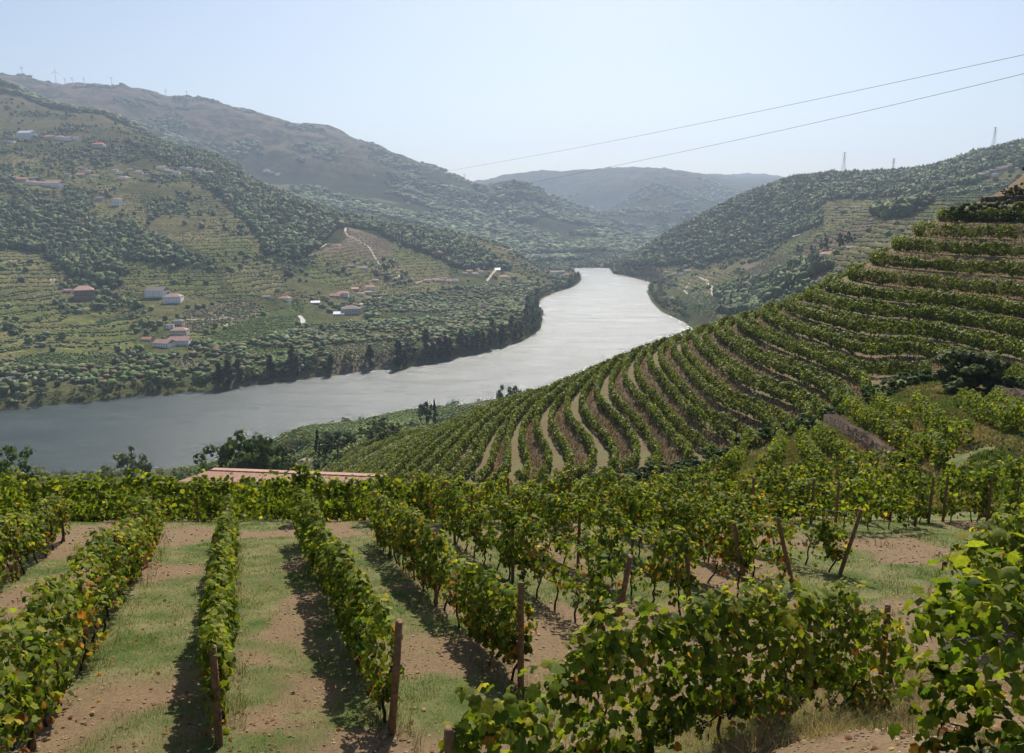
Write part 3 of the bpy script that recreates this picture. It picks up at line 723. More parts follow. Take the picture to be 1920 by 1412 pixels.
for i, (x_, y_, lb) in enumerate([(-8.9, 31.0, 'dark upright vine clump on the bare track, left of two'), (-6.1, 31.0, 'dark upright vine clump on the bare track beside a brown post, right of two')]):
    near_row([(x_, y_), (x_ + .75, y_ + .1)], lb, 'vine clumps at the track', seed=60 + i, dens=420, size=.16, h0=.35, h1=1.9, width=.8, posts=0, grapes=0, warm=.2, trunks=.6, wires=False, name='grapevine')
# rows of the small block at the foot of the gully and the right-hand terraces, traced on the ground
G4 = 'vine rows of the small block below the gully'
def pix(L, ymin=52): return [hit(u, v, ymin)[:2] for u, v in L]
trace = [([(1225,935),(1300,925),(1368,895),(1392,862),(1400,832)], 'curved vine hedge sweeping up to the grey log'),
         ([(1425,905),(1448,885),(1458,862),(1462,836)], 'short vine row between two pale aisles below the gully'),
         ([(1540,920),(1525,892),(1512,868),(1500,838)], 'bushy vine row left of the long stone wall, outer one'),
         ([(1600,920),(1592,893),(1565,862),(1530,832)], 'bushy vine row hugging the foot of the stone wall'),
         ([(1470,925),(1560,912),(1640,900),(1722,884)], 'bright vine row crossing above the dark hedge'),
         ([(1575,772),(1620,800),(1672,832),(1722,880)], 'yellow-green vine row along the top of the stone wall'),
         ([(1640,768),(1672,792),(1700,812)], 'short yellowish vine row above the wall-top row'),
         ([(1715,768),(1752,812),(1790,850),(1812,902)], 'wide vine row coming down between two strips of dry grass'),
         ([(1738,845),(1762,880),(1775,905)], 'stub of vine row on the dry grass bank'),
         ([(1800,765),(1850,798),(1895,842),(1925,905)], 'wide vine row coming down at the right edge'),
         ([(1858,765),(1895,792),(1940,822)], 'vine row below the upper stone wall at the right edge'),
         ([(1845,702),(1890,712),(1950,722)], 'yellowish vine row on top of the upper stone wall')]
for i, (L, lb) in enumerate(trace):
    near_row(pix(L, 52 if min(v for u, v in L) > 780 else 56), lb, G4, seed=70 + i, dens=150, size=.21, tmpl=LEAF2, h0=.25, h1=1.85, width=1.0, posts=0, grapes=0, warm=.5, trunks=0, wires=False)

# ------------------------------------------------------------------ terraced spur: one row per contour
sg = np.arange(-.34, .74, .0035); lg = np.arange(math.log(80), math.log(470), .0065)
Yg, Sg_ = np.meshgrid(np.exp(lg), sg, indexing='ij'); Xg_ = Yg * Sg_
Zr = height_raw(Xg_.ravel(), Yg.ravel()).reshape(Yg.shape)
Tg = (Zr - CZ) / Yg; cm = np.maximum.accumulate(np.vstack([np.full((1, Tg.shape[1]), -.335), Tg[:-1]]), 0)
Ug, Vg = proj(Xg_, Yg, Zr)
vis = (Tg > cm - .022) & (Vg < interp_v(Ug, GULLY) - 1) & ~((Yg < 84))
Qg = qlev(Zr - CZ)
def contours(level):
    A_ = Qg - level; segs = {}
    s00, s01, s10, s11 = A_[:-1, :-1] > 0, A_[:-1, 1:] > 0, A_[1:, :-1] > 0, A_[1:, 1:] > 0
    vm = vis[:-1, :-1] & vis[1:, 1:]
    cells = np.argwhere(vm & ~((s00 == s01) & (s01 == s11) & (s11 == s10)))
    P_, adj = {}, {}
    def edge(i, j, h):
        key = (i, j, h)
        if key not in P_:
            i2, j2 = (i, j + 1) if h else (i + 1, j)
            a, b_ = A_[i, j], A_[i2, j2]; t = a / (a - b_)
            P_[key] = (Xg_[i, j] * (1 - t) + Xg_[i2, j2] * t, Yg[i, j] * (1 - t) + Yg[i2, j2] * t)
        return key
    for i, j in cells:
        e = []
        if s00[i, j] != s01[i, j]: e.append(edge(i, j, 1))
        if s10[i, j] != s11[i, j]: e.append(edge(i + 1, j, 1))
        if s00[i, j] != s10[i, j]: e.append(edge(i, j, 0))
        if s01[i, j] != s11[i, j]: e.append(edge(i, j + 1, 0))
        for a, b_ in zip(e[::2], e[1::2]): adj.setdefault(a, []).append(b_); adj.setdefault(b_, []).append(a)
    lines = []; seen = set()
    starts = [k_ for k_ in adj if len(adj[k_]) == 1] + list(adj)
    for st_ in starts:
        if st_ in seen: continue
        line = [st_]; seen.add(st_); cur = st_
        while True:
            nx_ = [k_ for k_ in adj[cur] if k_ not in seen]
            if not nx_: break
            cur = nx_[0]; seen.add(cur); line.append(cur)
        if len(line) > 3: lines.append(np.array([P_[k_] for k_ in line]))
    return lines
levels = [l for l in np.arange(5.30, 0, -1) if qinv(l) < -.8]
for k in range(0, 26): levels += [-(k + 1) + .56, -(k + 1) + .07]
levels += list(np.arange(-26.6, -61, -1.75))
G5 = 'vine rows following the contours of the terraced hill'
cnt = 0
for lv in levels:
    lines = [l for l in contours(lv) if resample(l, 1)[1] > 9]
    if not lines: continue
    V, Fc, Cc, n0 = [], [], [], 0; TV = []
    for l in lines:
        ym = l[:, 1].mean()
        l = l + np.c_[vnoise(l[:, 0] / 9, l[:, 1] / 9, 31), vnoise(l[:, 0] / 9, l[:, 1] / 9, 32)] * .12
        sz = .27 if ym < 230 else .27 * ym / 230
        dn = 120 * min(1.1, (135 / ym)) / (1 if ym < 230 else (ym / 230) ** 1.1)
        dn *= 1.25 if lv > -1 else 1
        upper = lv > 0
        pln = rng.normal(0, 1)
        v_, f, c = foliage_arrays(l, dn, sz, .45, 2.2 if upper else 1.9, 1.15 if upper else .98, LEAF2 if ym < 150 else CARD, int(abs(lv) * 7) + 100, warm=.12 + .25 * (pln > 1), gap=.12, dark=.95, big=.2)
        V.append(v_); Fc.append(f + n0); Cc.append(c); n0 += len(v_)
        if ym < 260:
            pt, Lt = resample(l, 1.25); zt_ = ground_full(pt[:, 0], pt[:, 1])
            for (x, y), z in zip(pt, zt_):
                TV.append(([(x, y, z - .1), (x + random.uniform(-.1, .1), y, z + .75)], .035))
    V = np.vstack(V); root_p = V[0].copy(); cnt += 1
    nb = ordinal(cnt)
    place = 'high on the hill below the road wall' if lv > 0 else ('across the face of the hill' if lv > -15 else ('low on the hill towards the tiled roof' if lv > -26 else 'on the lower slope above the riverside trees'))
    kq = (Fc[0].shape[1])
    same = [f for f in Fc if f.shape[1] == 4]
    root = link('vine_row', None, None, tuple(root_p)); tag(root, f'contour vine row {place}, {nb} below the road wall', 'grapevine row', G5)
    link('foliage', mesh_np('foliage', V - root_p, np.vstack(Fc), hedge_leaf, np.vstack(Cc)), root)
    if TV:
        tvv, tff = [], []
        for pts_, r_ in TV:
            a_ = np.array(pts_) - root_p; b0 = len(tvv) * 1
            base = sum(len(q) for q in tvv) if False else len(tvv) * 6
            w_ = np.array([(1, 0, 0), (-.5, .87, 0), (-.5, -.87, 0)]) * r_
            tvv.append(np.vstack([a_[0] + w_, a_[1] + w_])); tff += [(base, base + 1, base + 4, base + 3), (base + 1, base + 2, base + 5, base + 4), (base + 2, base, base + 3, base + 5)]
        o = link('trunks', mesh_np('trunks', np.vstack(tvv), np.array(tff), vine_bark), root); o['kind'] = 'stuff'
print('hill rows', cnt)

# ------------------------------------------------------------------ trees
def crown_arrays(kind, seed, ncl, ncard, csize):
    """crown in a unit-height tree, cards gathered in clumps"""
    r = np.random.default_rng(seed)
    cl = []
    while len(cl) < ncl:
        p = r.normal(0, 1, 3); p /= np.linalg.norm(p)
        rad = r.random() ** .45
        if kind == 'poplar':
            h = r.random(); w_ = .115 * math.sin(min(1, (h + .08)) * math.pi * .93 + .12) ** .7 * (.8 + .4 * r.random())
            a = r.random() * 6.28; q = r.random() ** .5
            cl.append((math.cos(a) * w_ * q, math.sin(a) * w_ * q, .10 + .88 * h, .05))
        elif kind == 'cypress':
            h = r.random() ** 1.3; w_ = .23 * (1 - h) ** .85 + .012; a = r.random() * 6.28; q = r.random() ** .4
            cl.append((math.cos(a) * w_ * q, math.sin(a) * w_ * q, .06 + .92 * h, .035))
        elif kind == 'umbrella':
            cl.append((p[0] * .52 * rad, p[1] * .52 * rad, .70 + p[2] * .25 * rad, .09))
        elif kind == 'shrub':
            cl.append((p[0] * .55 * rad, p[1] * .55 * rad, .48 + p[2] * .46 * rad, .12))
        else:
            k_ = 1 + .25 * math.sin(seed + 3 * math.atan2(p[1], p[0]))
            cl.append((p[0] * .42 * rad * k_, p[1] * .42 * rad * k_, .58 + p[2] * .38 * rad, .085))
    cl = np.array(cl)
    i = r.integers(0, ncl, ncard); d = r.normal(0, 1, (ncard, 3)); d /= np.linalg.norm(d, axis=1, keepdims=True)
    ps = cl[i, :3] + d * (cl[i, 3] * (.55 + .5 * r.random(ncard)))[:, None] * ((1, 1, 1.8) if kind in ('poplar', 'cypress') else (1, 1, .8))
    nrm = d + (0, 0, .35) + r.normal(0, .35, (ncard, 3)); tip = r.normal(0, 1, (ncard, 3))
    M3 = frames(nrm, tip) * (csize * (.6 + .8 * r.random(ncard)))[:, None, None]
    sh = (.75 + .5 * r.random(ncl))[i][:, None] * (.85 + .3 * r.random((ncard, 1)))
    return ps, M3, sh
TONES = {'dark': (.036, .058, .022), 'olive': (.095, .112, .044), 'green': (.068, .108, .028), 'yellow': (.19, .19, .05), 'grey': (.11, .135, .078), 'brown': (.11, .09, .038)}
CR = {}
def crown_mesh(kind, tone, seed, ncl, ncard, csize, mat=tree_leaf):
    key = (kind, tone, seed, ncard)
    if key not in CR:
        ps, M3, sh = crown_arrays(kind, seed, ncl, ncard, csize)
        v_, f, c = inst(CARD_V, CARD_F, M3, ps, np.array(TONES[tone]) * sh)
        CR[key] = mesh_np('crown', v_, f, mat, c)
    return CR[key]
TRK = {}
def tree_trunk(kind):
    if kind not in TRK:
        top = {'poplar': .75, 'cypress': .5, 'umbrella': .6, 'shrub': .3}.get(kind, .55)
        L_ = [([(0, 0, -.12), (.005, .004, top * .5), (0, .008, top)], (.022, .016, .008))]
        if kind in ('round', 'umbrella', 'shrub'):
            for a in (0.3, 1.9, 3.4, 5.0):
                L_.append(([(0, 0, top * .5), (.1 * math.cos(a), .1 * math.sin(a), top * .85), (.24 * math.cos(a), .24 * math.sin(a), top * 1.15)], (.011, .008, .004)))
        TRK[kind] = tubes_mesh('trunk', L_, bark, 6)
    return TRK[kind]
def tree(name, x, y, h, wk, kind, tone, seed, label, cat, group=None, ncl=26, ncard=420, csize=.055, z=None):
    z = float(ground_full(np.array([x]), np.array([y]))[0]) if z is None else z
    root = link(name, None, None, (x, y, z - .02 * h)); tag(root, label, cat, group)
    rz = random.Random(int(x * 10) + int(y)).uniform(0, 6.28)
    for nm, me in (('crown', crown_mesh(kind, tone, seed, ncl, ncard, csize)), ('trunk', tree_trunk(kind))):
        o = link(nm, me, root); o.scale = (h * wk, h * wk, h); o.rotation_euler = (0, 0, rz)
    return root
# trees on the near bank and the shelf below the spur: u, base row (or distance), top row, width/height, kind, tone, label
NT = [(8, 210, 834, .95, 'round', 'green', 'dark round tree cut by the left edge above the near vines', 'tree'),
      (60, 430, 876, 1.3, 'shrub', 'yellow', 'pale olive bush by the water right of the tree at the left edge', 'bush'),
      (118, 440, 884, 1.5, 'shrub', 'olive', 'low pale bush on the near bank, left of the light poplar', 'bush'),
      (205, 420, 876, 1.3, 'shrub', 'olive', 'low pale bush touching the light young poplar on the near bank', 'bush'),
      (248, 300, 842, .75, 'round', 'grey', 'light grey-green young tree standing alone before the water at left', 'tree'),
      (445, 235, 820, .9, 'round', 'olive', 'left half of the big twin-crowned willow behind the tiled roof', 'tree'),
      (492, 240, 812, .8, 'round', 'green', 'right half of the big twin-crowned willow behind the tiled roof', 'tree'),
      (538, 0, 822, 1.3, 'shrub', 'yellow', 'small yellowish bush on the water edge left of the dark conifer', 'bush', 838),
      (574, 0, 808, 1.2, 'shrub', 'yellow', 'round yellow-green bush on the water edge above the white gable', 'bush', 832),
      (556, 0, 824, 1.2, 'shrub', 'green', 'small green bush between two yellow bushes by the water', 'bush', 837),
      (597, 0, 810, .55, 'cypress', 'dark', 'dark pointed conifer beside the small white gable', 'conifer', 866),
      (553, 0, 850, .6, 'cypress', 'dark', 'small dark conifer left of the white gable', 'conifer', 874),
      (634, 0, 812, 1.15, 'umbrella', 'dark', 'broad dark umbrella-shaped tree right of the pointed conifer', 'tree', 864),
      (612, 0, 828, .9, 'round', 'dark', 'dark tree squeezed between the conifer and the umbrella tree', 'tree', 862),
      (610, 0, 806, 1.2, 'shrub', 'green', 'bush on the bank just above the pointed conifer', 'bush', 822),
      (650, 0, 803, 1.5, 'shrub', 'grey', 'grey-green bush on the bank above the umbrella tree', 'bush', 818),
      (672, 0, 806, 1.5, 'shrub', 'grey', 'grey-green bush second right of the umbrella tree', 'bush', 820),
      (712, 0, 782, 1.1, 'round', 'olive', 'rounded tree in the clump on the near bank left of the lone dark tree', 'tree', 820),
      (738, 0, 795, 1.1, 'round', 'grey', 'right-hand smaller tree of the clump on the near bank', 'tree', 824),
      (690, 0, 802, 1.2, 'shrub', 'dark', 'low dark bush left at the foot of the clump on the near bank', 'bush', 824),
      (776, 0, 788, 1.5, 'shrub', 'olive', 'pale bush at the left foot of the lone dark tree on the near bank', 'bush', 806),
      (800, 0, 752, .75, 'round', 'dark', 'lone dark upright tree on the near bank in front of the water', 'tree', 800),
      (815, 0, 756, .5, 'poplar', 'dark', 'slim dark tree joined to the right of the lone dark tree', 'tree', 800),
      (853, 0, 770, 1.4, 'shrub', 'grey', 'round grey-green bush right of the lone dark tree', 'bush', 792),
      (880, 0, 768, 1.5, 'shrub', 'olive', 'pale bush at the crest line left of the twin grey trees', 'bush', 784),
      (902, 0, 762, 1.5, 'shrub', 'yellow', 'pale yellowish bush just left of the twin grey trees', 'bush', 778),
      (948, 560, 728, .6, 'round', 'grey', 'left of the two grey-green trees rising behind the crest of the vine hill', 'tree'),
      (969, 555, 727, .75, 'round', 'grey', 'right of the two grey-green trees rising behind the crest of the vine hill', 'tree')]
NT += [(405, 260, 862, 1.2, 'shrub', 'green', 'green bush left of the big twin-crowned willow', 'bush'), (520, 250, 838, 1.1, 'round', 'olive', 'lower olive tree right of the big twin-crowned willow', 'tree'),
       (700, 0, 812, 1.5, 'shrub', 'olive', 'olive bush in the hedge on the near bank, foot of the rounded tree', 'bush', 830), (628, 0, 806, 1.6, 'shrub', 'olive', 'low olive bush on the bank above the umbrella tree', 'bush', 820),
       (760, 0, 796, 1.7, 'shrub', 'grey', 'low grey bush between the clump and the lone dark tree', 'bush', 812), (828, 0, 782, 1.6, 'shrub', 'green', 'low green bush between the lone dark tree and the round grey bush', 'bush', 797),
       (170, 440, 884, 1.8, 'shrub', 'grey', 'low grey scrub on the near water edge left of the pale bush', 'bush'), (320, 380, 880, 1.6, 'shrub', 'olive', 'low scrub right of the light young poplar by the water', 'bush')]
for i, r_ in enumerate(NT):
    u, yy_, vt, wk, kind, tone, lb, cat = r_[:8]
    if yy_ == 0: x, y, z = hit(u, r_[8], 130)
    else:
        y = yy_; x = float(sv(u, vt + 25)) * y; z = float(ground_full(np.array([x]), np.array([float(y)]))[0])
    h = (CZ + float(tv(vt)) * y - z) * 1.12
    tree('bush' if kind == 'shrub' else ('conifer_tree' if kind == 'cypress' else 'tree'), x, y, max(h, 2.5), wk, kind, tone, 500 + i, lb, cat, 'trees and bushes of the near bank', 40, 1500 if h * 1507 / y > 30 else 600, .04 if h * 1507 / y > 30 else .06, z)
nbk = np.array([w0(*p) for p in [(925,762),(850,778),(730,798),(600,815),(520,840),(420,872)]])
_d = np.r_[0, np.cumsum(np.hypot(*np.diff(nbk, axis=0).T))]; _t = 6.0; _r = random.Random(8)
while _t < _d[-1]:
    x, y = np.interp(_t, _d, nbk[:, 0]) + _r.uniform(-2, 2), np.interp(_t, _d, nbk[:, 1]); y -= _r.uniform(7, 15); _t += _r.uniform(10, 17)
    tn_ = _r.choice(('olive', 'green', 'grey', 'green', 'yellow'))
    tree('bush', x, y, _r.uniform(4, 9.5), 1.25, 'shrub', tn_, 540 + _r.randrange(3), {'olive': 'olive', 'green': 'green', 'grey': 'grey-green', 'yellow': 'yellowish'}[tn_] + ' bush in the hedge along the near water edge', 'bush', 'hedge of the near water edge', 30, 700, .06)
for _k in range(26):
    u_, v_ = _r.uniform(430, 800), 0; v_ = 872 - (u_ - 430) * .16 + _r.uniform(-14, 8)
    x, y, z = hit(u_, v_, 150)
    if y < 260: continue
    tree('bush', x, y, _r.uniform(3, 7), 1.1, 'round', _r.choice(('olive', 'green')), 544 + _r.randrange(2), 'small rounded tree among the vines of the riverside shelf', 'tree', 'small trees of the riverside shelf', 26, 600, .06, z)
# on the spur
x, y, z = hit(1822, 742, 80)
tree('tree', x, y, 5.4, 1.25, 'shrub', 'olive', 601, 'big leafy bush-like tree at the head of the gully on the terraced hill', 'tree', None, 60, 5200, .05, z)
x, y, z = hit(1908, 742, 70)
tree('bush', x, y, 2.2, 1.3, 'shrub', 'green', 602, 'bush at the left end of the upper stone wall', 'bush', None, 30, 1200, .08, z)
for i, u in enumerate([1772,1786,1802,1818,1833,1850,1866,1880,1896,1912,1930,1948]):
    x, y, z = hit(u, 408 + (i % 3) * 4, 100)
    tree('bush', x, y, 2.3 + 1.2 * ((i * 7) % 5) / 4, 1.3, 'shrub', ('green', 'olive', 'grey', 'yellow')[(3, 1, 0, 1, 2, 3, 0, 1, 0, 3, 1, 0)[i]], 610 + i % 4, ordinal(i + 1) + ' wild bush from the left on the bank below the road wall', 'bush', 'wild bushes below the road wall', 26, 1300, .07, z)
x = float(sv(1919, 320)) * 160; z = float(ground_full(np.array([x]), np.array([160.]))[0])
tree('tree', x + 1.2, 160, 3.6, .9, 'round', 'dark', 640, 'dark tree cut by the right edge on the brown earth bank', 'tree', None, 40, 2200, .05, z)
GO = sorted([1150,1190,1235,1270,1310,1345,1110,1395,1440,1480,1290,1520,1556,1600,1640,1672,1705,1740])
for i, (u, v) in enumerate([(1150, 908), (1190, 905), (1235, 897), (1270, 890), (1310, 884), (1345, 866), (1110, 916), (1395, 842), (1440, 826), (1480, 816), (1290, 902), (1520, 806), (1556, 792), (1600, 770), (1640, 752), (1672, 738), (1705, 724), (1740, 716)]):
    x, y, z = hit(u, v, 80)
    tree('bush', x, y, 1.9 + .25 * (i % 3), 1.35, 'shrub', 'green', 650 + i % 3, 'leafy thicket clump along the gully, ' + ordinal(GO.index(u) + 1) + ' from the left', 'bush', 'thicket clumps along the gully', 26, 1100, .085, z)

# trees of the far river bank, each one its own
bank = np.array([w0(*p) for p in [(-30,775),(0,768),(100,759),(170,754),(240,744),(300,740),(430,728),(520,715),(620,705),(700,694),(745,692),(780,686),(850,672),(930,654),(985,637),(1012,618),(1018,598),(1006,575),(1015,560),(1040,549),(1075,538),(1090,526)]])
rb = np.array([w0(*p) for p in [(1150,514),(1185,520),(1222,530),(1213,548),(1222,566),(1240,584),(1283,604)]])
def along(pl, gap0, gap1, seed):
    rr = random.Random(seed); d = np.r_[0, np.cumsum(np.hypot(*np.diff(pl, axis=0).T))]; t = 0
    while t < d[-1]:
        x, y = np.interp(t, d, pl[:, 0]), np.interp(t, d, pl[:, 1]); i = min(int(np.searchsorted(d, t + .01)), len(pl) - 1)
        e = pl[i] - pl[i - 1]; e = e / np.hypot(*e); yield x, y, -e[1], e[0], rr; t += rr.uniform(gap0, gap1)
nb_ = 0
for x, y, nx, ny, rr in along(bank, 9, 14.5, 3):
    u, v = proj(x, y, 1.0)
    for off in ([rr.uniform(3, 7)] + ([rr.uniform(12, 22)] if rr.random() < .5 else [])):
        px, py = x + nx * off, y + ny * off
        if float(river_sd(np.array([px]), np.array([py]))[0]) < 1.5: px, py = x - nx * off, y - ny * off
        bare = (600 < u < 735 and off < 10) or (90 < u < 180)
        pop = (405 < u < 440 and off < 14) or (480 < u < 560 and rr.random() < .5) or (818 < u < 860) or (880 < u < 985 and rr.random() < .6) or (rr.random() < .12)
        if bare and rr.random() < .8: kind, tone, h, wk = 'shrub', rr.choice(('olive', 'yellow', 'grey')), rr.uniform(3, 6), 1.4
        elif pop: kind, tone, h, wk = 'poplar', rr.choice(('green', 'olive', 'green')), rr.uniform(16, 25), 1.7
        else: kind, tone, h, wk = 'round', rr.choice(('green', 'olive', 'grey', 'olive', 'green')), rr.uniform(8, 15), rr.uniform(.9, 1.25)
        nb_ += 1
        tree({'poplar': 'poplar_tree', 'shrub': 'bush'}.get(kind, 'tree'), px, py, h, wk, kind, tone, 700 + rr.randrange(3),
             {'dark': 'dark', 'green': 'green', 'olive': 'olive-green', 'grey': 'grey-green', 'yellow': 'yellowish'}[tone] + ' ' + {'poplar': 'upright poplar', 'shrub': 'low bush', 'round': 'round tree'}[kind] + (' at the water, ' if off < 9 else ' set back, ') +
             ('left end of far bank' if u < 180 else 'below the lower farm' if u < 430 else 'far bank left of sandy plot' if u < 640 else 'near tall poplar pair' if u < 800 else 'dense far-bank belt' if u < 960 else 'inner corner of far bank' if u < 1022 else 'near the wooded point'),
             {'poplar': 'poplar', 'shrub': 'bush'}.get(kind, 'tree'), {'poplar': 'poplars of the far bank', 'shrub': 'bushes of the far water edge', 'round': 'round trees of the far bank'}[kind], 22, 420, .075)
for u, v, h, lb in [(748, 688, 30, 'tallest dark poplar pair, left tree, standing clear on the far bank'), (760, 688, 20, 'smaller dark poplar right beside the tallest one'), (824, 672, 25, 'tall poplar left of the far bank tree belt'), (836, 668, 24, 'tall dark poplar, second in the far bank belt')]:
    x, y, z = hit(u, v, 560)
    tree('poplar_tree', x, y, h, 1.35, 'poplar', 'dark', 702, lb, 'poplar', None, 30, 700, .06, z)
for x, y, nx, ny, rr in along(rb, 20, 30, 7):
    for off in (rr.uniform(4, 9), rr.uniform(15, 30)):
        px, py = x - nx * off, y - ny * off
        if float(river_sd(np.array([px]), np.array([py]))[0]) < 2: px, py = x + nx * off, y + ny * off
        tn_ = rr.choice(('grey', 'olive', 'green'))
        tree('tree', px, py, rr.uniform(8, 15), rr.uniform(.95, 1.2), 'round', tn_, 700 + rr.randrange(3), {'grey': 'grey-green', 'olive': 'olive', 'green': 'green'}[tn_] + ' tree on right river bank, ' + ('far reach' if py > 1900 else 'middle reach' if py > 1500 else 'nearest reach'), 'tree', 'trees of the right river bank', 22, 420, .075)
print('bank trees', nb_)
# umbrella pine and clumps seen alone on the valley sides
for u, v, h, kind, wk, lb in [(722, 514, 22, 'umbrella', .8, 'lone umbrella pine above the village on the far bank'), (1497, 478, 16, 'round', .9, 'dark tree left of the white houses on the right-hand slope'),
                          (1545, 473, 21, 'round', .8, 'tall dark tree right behind the white houses on the right-hand slope'), (1522, 476, 13, 'round', .9, 'small dark tree at the white houses on the right-hand slope'), (1575, 468, 22, 'round', .7, 'tall dark tree left of the pink house on the right-hand slope'), (1592, 462, 20, 'round', .7, 'dark tree beside the pink house on the right-hand slope')]:
    x, y, z = hit(u, v, 560)
    tree('pine_tree' if kind == 'umbrella' else 'tree', x, y, h, wk, kind, 'dark', 703, lb, 'tree', None, 26, 600, .07, z)

# ------------------------------------------------------------------ houses
def box_arrays(x0, x1, y0, y1, z0, z1):
    v_ = [(x0, y0, z0), (x1, y0, z0), (x1, y1, z0), (x0, y1, z0), (x0, y0, z1), (x1, y0, z1), (x1, y1, z1), (x0, y1, z1)]
    return v_, [(0, 3, 2, 1), (4, 5, 6, 7), (0, 1, 5, 4), (1, 2, 6, 5), (2, 3, 7, 6), (3, 0, 4, 7)]
def poly_obj(name, V, Fs, mat, parent):
    me = bpy.data.meshes.new(name); me.from_pydata([tuple(map(float, p)) for p in V], [], Fs); me.materials.append(mat); return link(name, me, parent)
def boxes(name, L, mat, parent):
    V, Fs = [], []
    for b_ in L:
        v_, f = box_arrays(*b_); Fs += [tuple(i + len(V) for i in q) for q in f]; V += v_
    return poly_obj(name, V, Fs, mat, parent)
HOUSES = []
def house(u, v, wpx, hpx, roof, rmat, wmat, label, group=None, depth=.75, rot=None, ymin=560, name='house', cat='house', detail=None, stor=None):
    x, y, z = hit(u, v, ymin)
    k_ = math.hypot(y, CZ - z) / F
    w_ = wpx * k_ ; h = hpx * k_; d = max(w_ * depth, 4)
    z = min(float(ground_full(np.array([x + a * w_ / 2]), np.array([y + b_]))[0]) for a in (-1, 0, 1) for b_ in (-1, d * .5)) if w_ < 40 else z
    HOUSES.append((x, y, w_)); root = link(name, None, None, (x, y + d / 2, z)); tag(root, label, cat, group)
    root.rotation_euler = (0, 0, rot if rot is not None else random.Random(int(u * 3 + v)).uniform(-.35, .35))
    W, D = w_ / 2, d / 2; rh = {'gable': .20, 'hip': .18, 'flat': 0, 'shed': .12}[roof] * min(w_, d) * 1.2; hw = max(h - rh * .8, 2.2)
    V, Fs = box_arrays(-W, W, -D, D, -2.5, hw); ov = .35
    if roof == 'gable':
        V += [(-W, 0, hw + rh * .96), (W, 0, hw + rh * .96)]; Fs += [(7, 4, 8), (5, 6, 9)]
        rv = [(-W - ov, -D - ov, hw - .1), (W + ov, -D - ov, hw - .1), (W + ov, D + ov, hw - .1), (-W - ov, D + ov, hw - .1), (-W - ov, 0, hw + rh), (W + ov, 0, hw + rh)]
        rf = [(0, 1, 5, 4), (2, 3, 4, 5), (0, 4, 3), (1, 2, 5), (0, 3, 2, 1)]
    elif roof == 'hip':
        e = min(W * .6, D * .9)
        rv = [(-W - ov, -D - ov, hw), (W + ov, -D - ov, hw), (W + ov, D + ov, hw), (-W - ov, D + ov, hw), (-W + e, 0, hw + rh), (W - e, 0, hw + rh)]
        rf = [(0, 1, 5, 4), (2, 3, 4, 5), (3, 0, 4), (1, 2, 5), (0, 3, 2, 1)]
    elif roof == 'shed':
        rv, rf = box_arrays(-W - ov, W + ov, -D - ov, D + ov, hw + .01, hw + .25); rv = [(a, b_, c + (b_ + D) * .2) for a, b_, c in rv]
    else: rv, rf = box_arrays(-W - .2, W + .2, -D - .2, D + .2, hw + .01, hw + .3)
    poly_obj('wall', V, Fs, wmat, root); poly_obj('roof', rv, rf, rmat, root)
    if detail is None: detail = wpx >= 11
    if detail:
        ns = stor or max(1, int(round(hw / 3.0))); nw = max(2, int(w_ / 3.2)); fh = hw / ns
        for sidx in range(ns):
            for i in range(nw):
                cx = -W + w_ * (i + .5) / nw; zc = fh * (sidx + .55)
                if sidx == 0 and i == nw // 2: boxes('door', [(cx - .55, cx + .55, -D - .06, -D + .1, 0.05, min(2.2, fh * .8))], door_mat, root)
                else: boxes('window', [(cx - .5, cx + .5, -D - .05, -D + .1, zc - .6, zc + .6)], window_dark, root)
            for sx in (-1, 1):
                xx = (-W - .05, -W + .1) if sx < 0 else (W - .1, W + .05)
                boxes('window', [(*xx, -.5, .5, fh * (sidx + .55) - .6, fh * (sidx + .55) + .6)], window_dark, root)
        if roof in ('gable', 'hip') and wpx > 16:
            o = boxes('chimney', [(W * .35, W * .35 + .7, D * .25, D * .25 + .7, hw * .95, hw + rh + .9)], wmat, root)
    return root
TF, TP, TR, TGy, RW = tile_far, tile_pink, tile_red, tile_grey, roof_white
WW, WC, WS = wall_white, wall_cream, wall_stone
house(150, 564, 34, 26, 'hip', TP, WS, 'large stone house of three storeys with a pink tiled roof at left', rot=.5, depth=1.0, stor=3)
house(126, 548, 14, 7, 'gable', TP, WC, 'low outbuilding left of the large pink-roofed house')
house(290, 558, 36, 18, 'gable', TGy, WW, 'long white house with dull red roof in the shade, above another white house', rot=-.1)
house(321, 569, 32, 17, 'hip', TP, WW, 'white two-storey house with many windows and a paved terrace', rot=.1, stor=2)
house(331, 610, 20, 11, 'hip', TGy, WC, 'small house with grey-brown roof at the top of the lower farm')
house(317, 617, 14, 8, 'flat', TGy, WW, 'small white flat-roofed block at the left of the lower farm')
house(333, 630, 30, 15, 'hip', TP, WC, 'cream house with pale pink roof in the middle of the lower farm', rot=.1)
house(304, 652, 32, 14, 'gable', TP, WW, 'long white farm building with pale roof, left of two by the orchard', rot=-.25)
house(333, 648, 36, 15, 'gable', TP, WW, 'long white farm building with pink roof, right of two by the orchard', rot=.12)
house(274, 640, 20, 7, 'gable', TF, WC, 'low shed with red roof left of the lower farm')
house(532, 563, 22, 11, 'hip', TF, WW, 'white house with red roof above the bright green field')
house(498, 558, 14, 8, 'gable', TGy, WC, 'small grey house half hidden left of the red-roofed white house')
house(590, 571, 17, 6, 'shed', RW, WS, 'open shed with a bright white roof')
house(628, 558, 20, 8, 'gable', TF, WC, 'long orange-roofed house at the west side of the village')
house(641, 557, 22, 12, 'hip', TF, WW, 'white house with orange pyramid roof in the village')
house(655, 590, 34, 16, 'hip', TGy, WC, 'large grey-brown old farmhouse below the village', rot=.3)
house(634, 592, 20, 5, 'shed', RW, WW, 'low white canopy left of the old farmhouse')
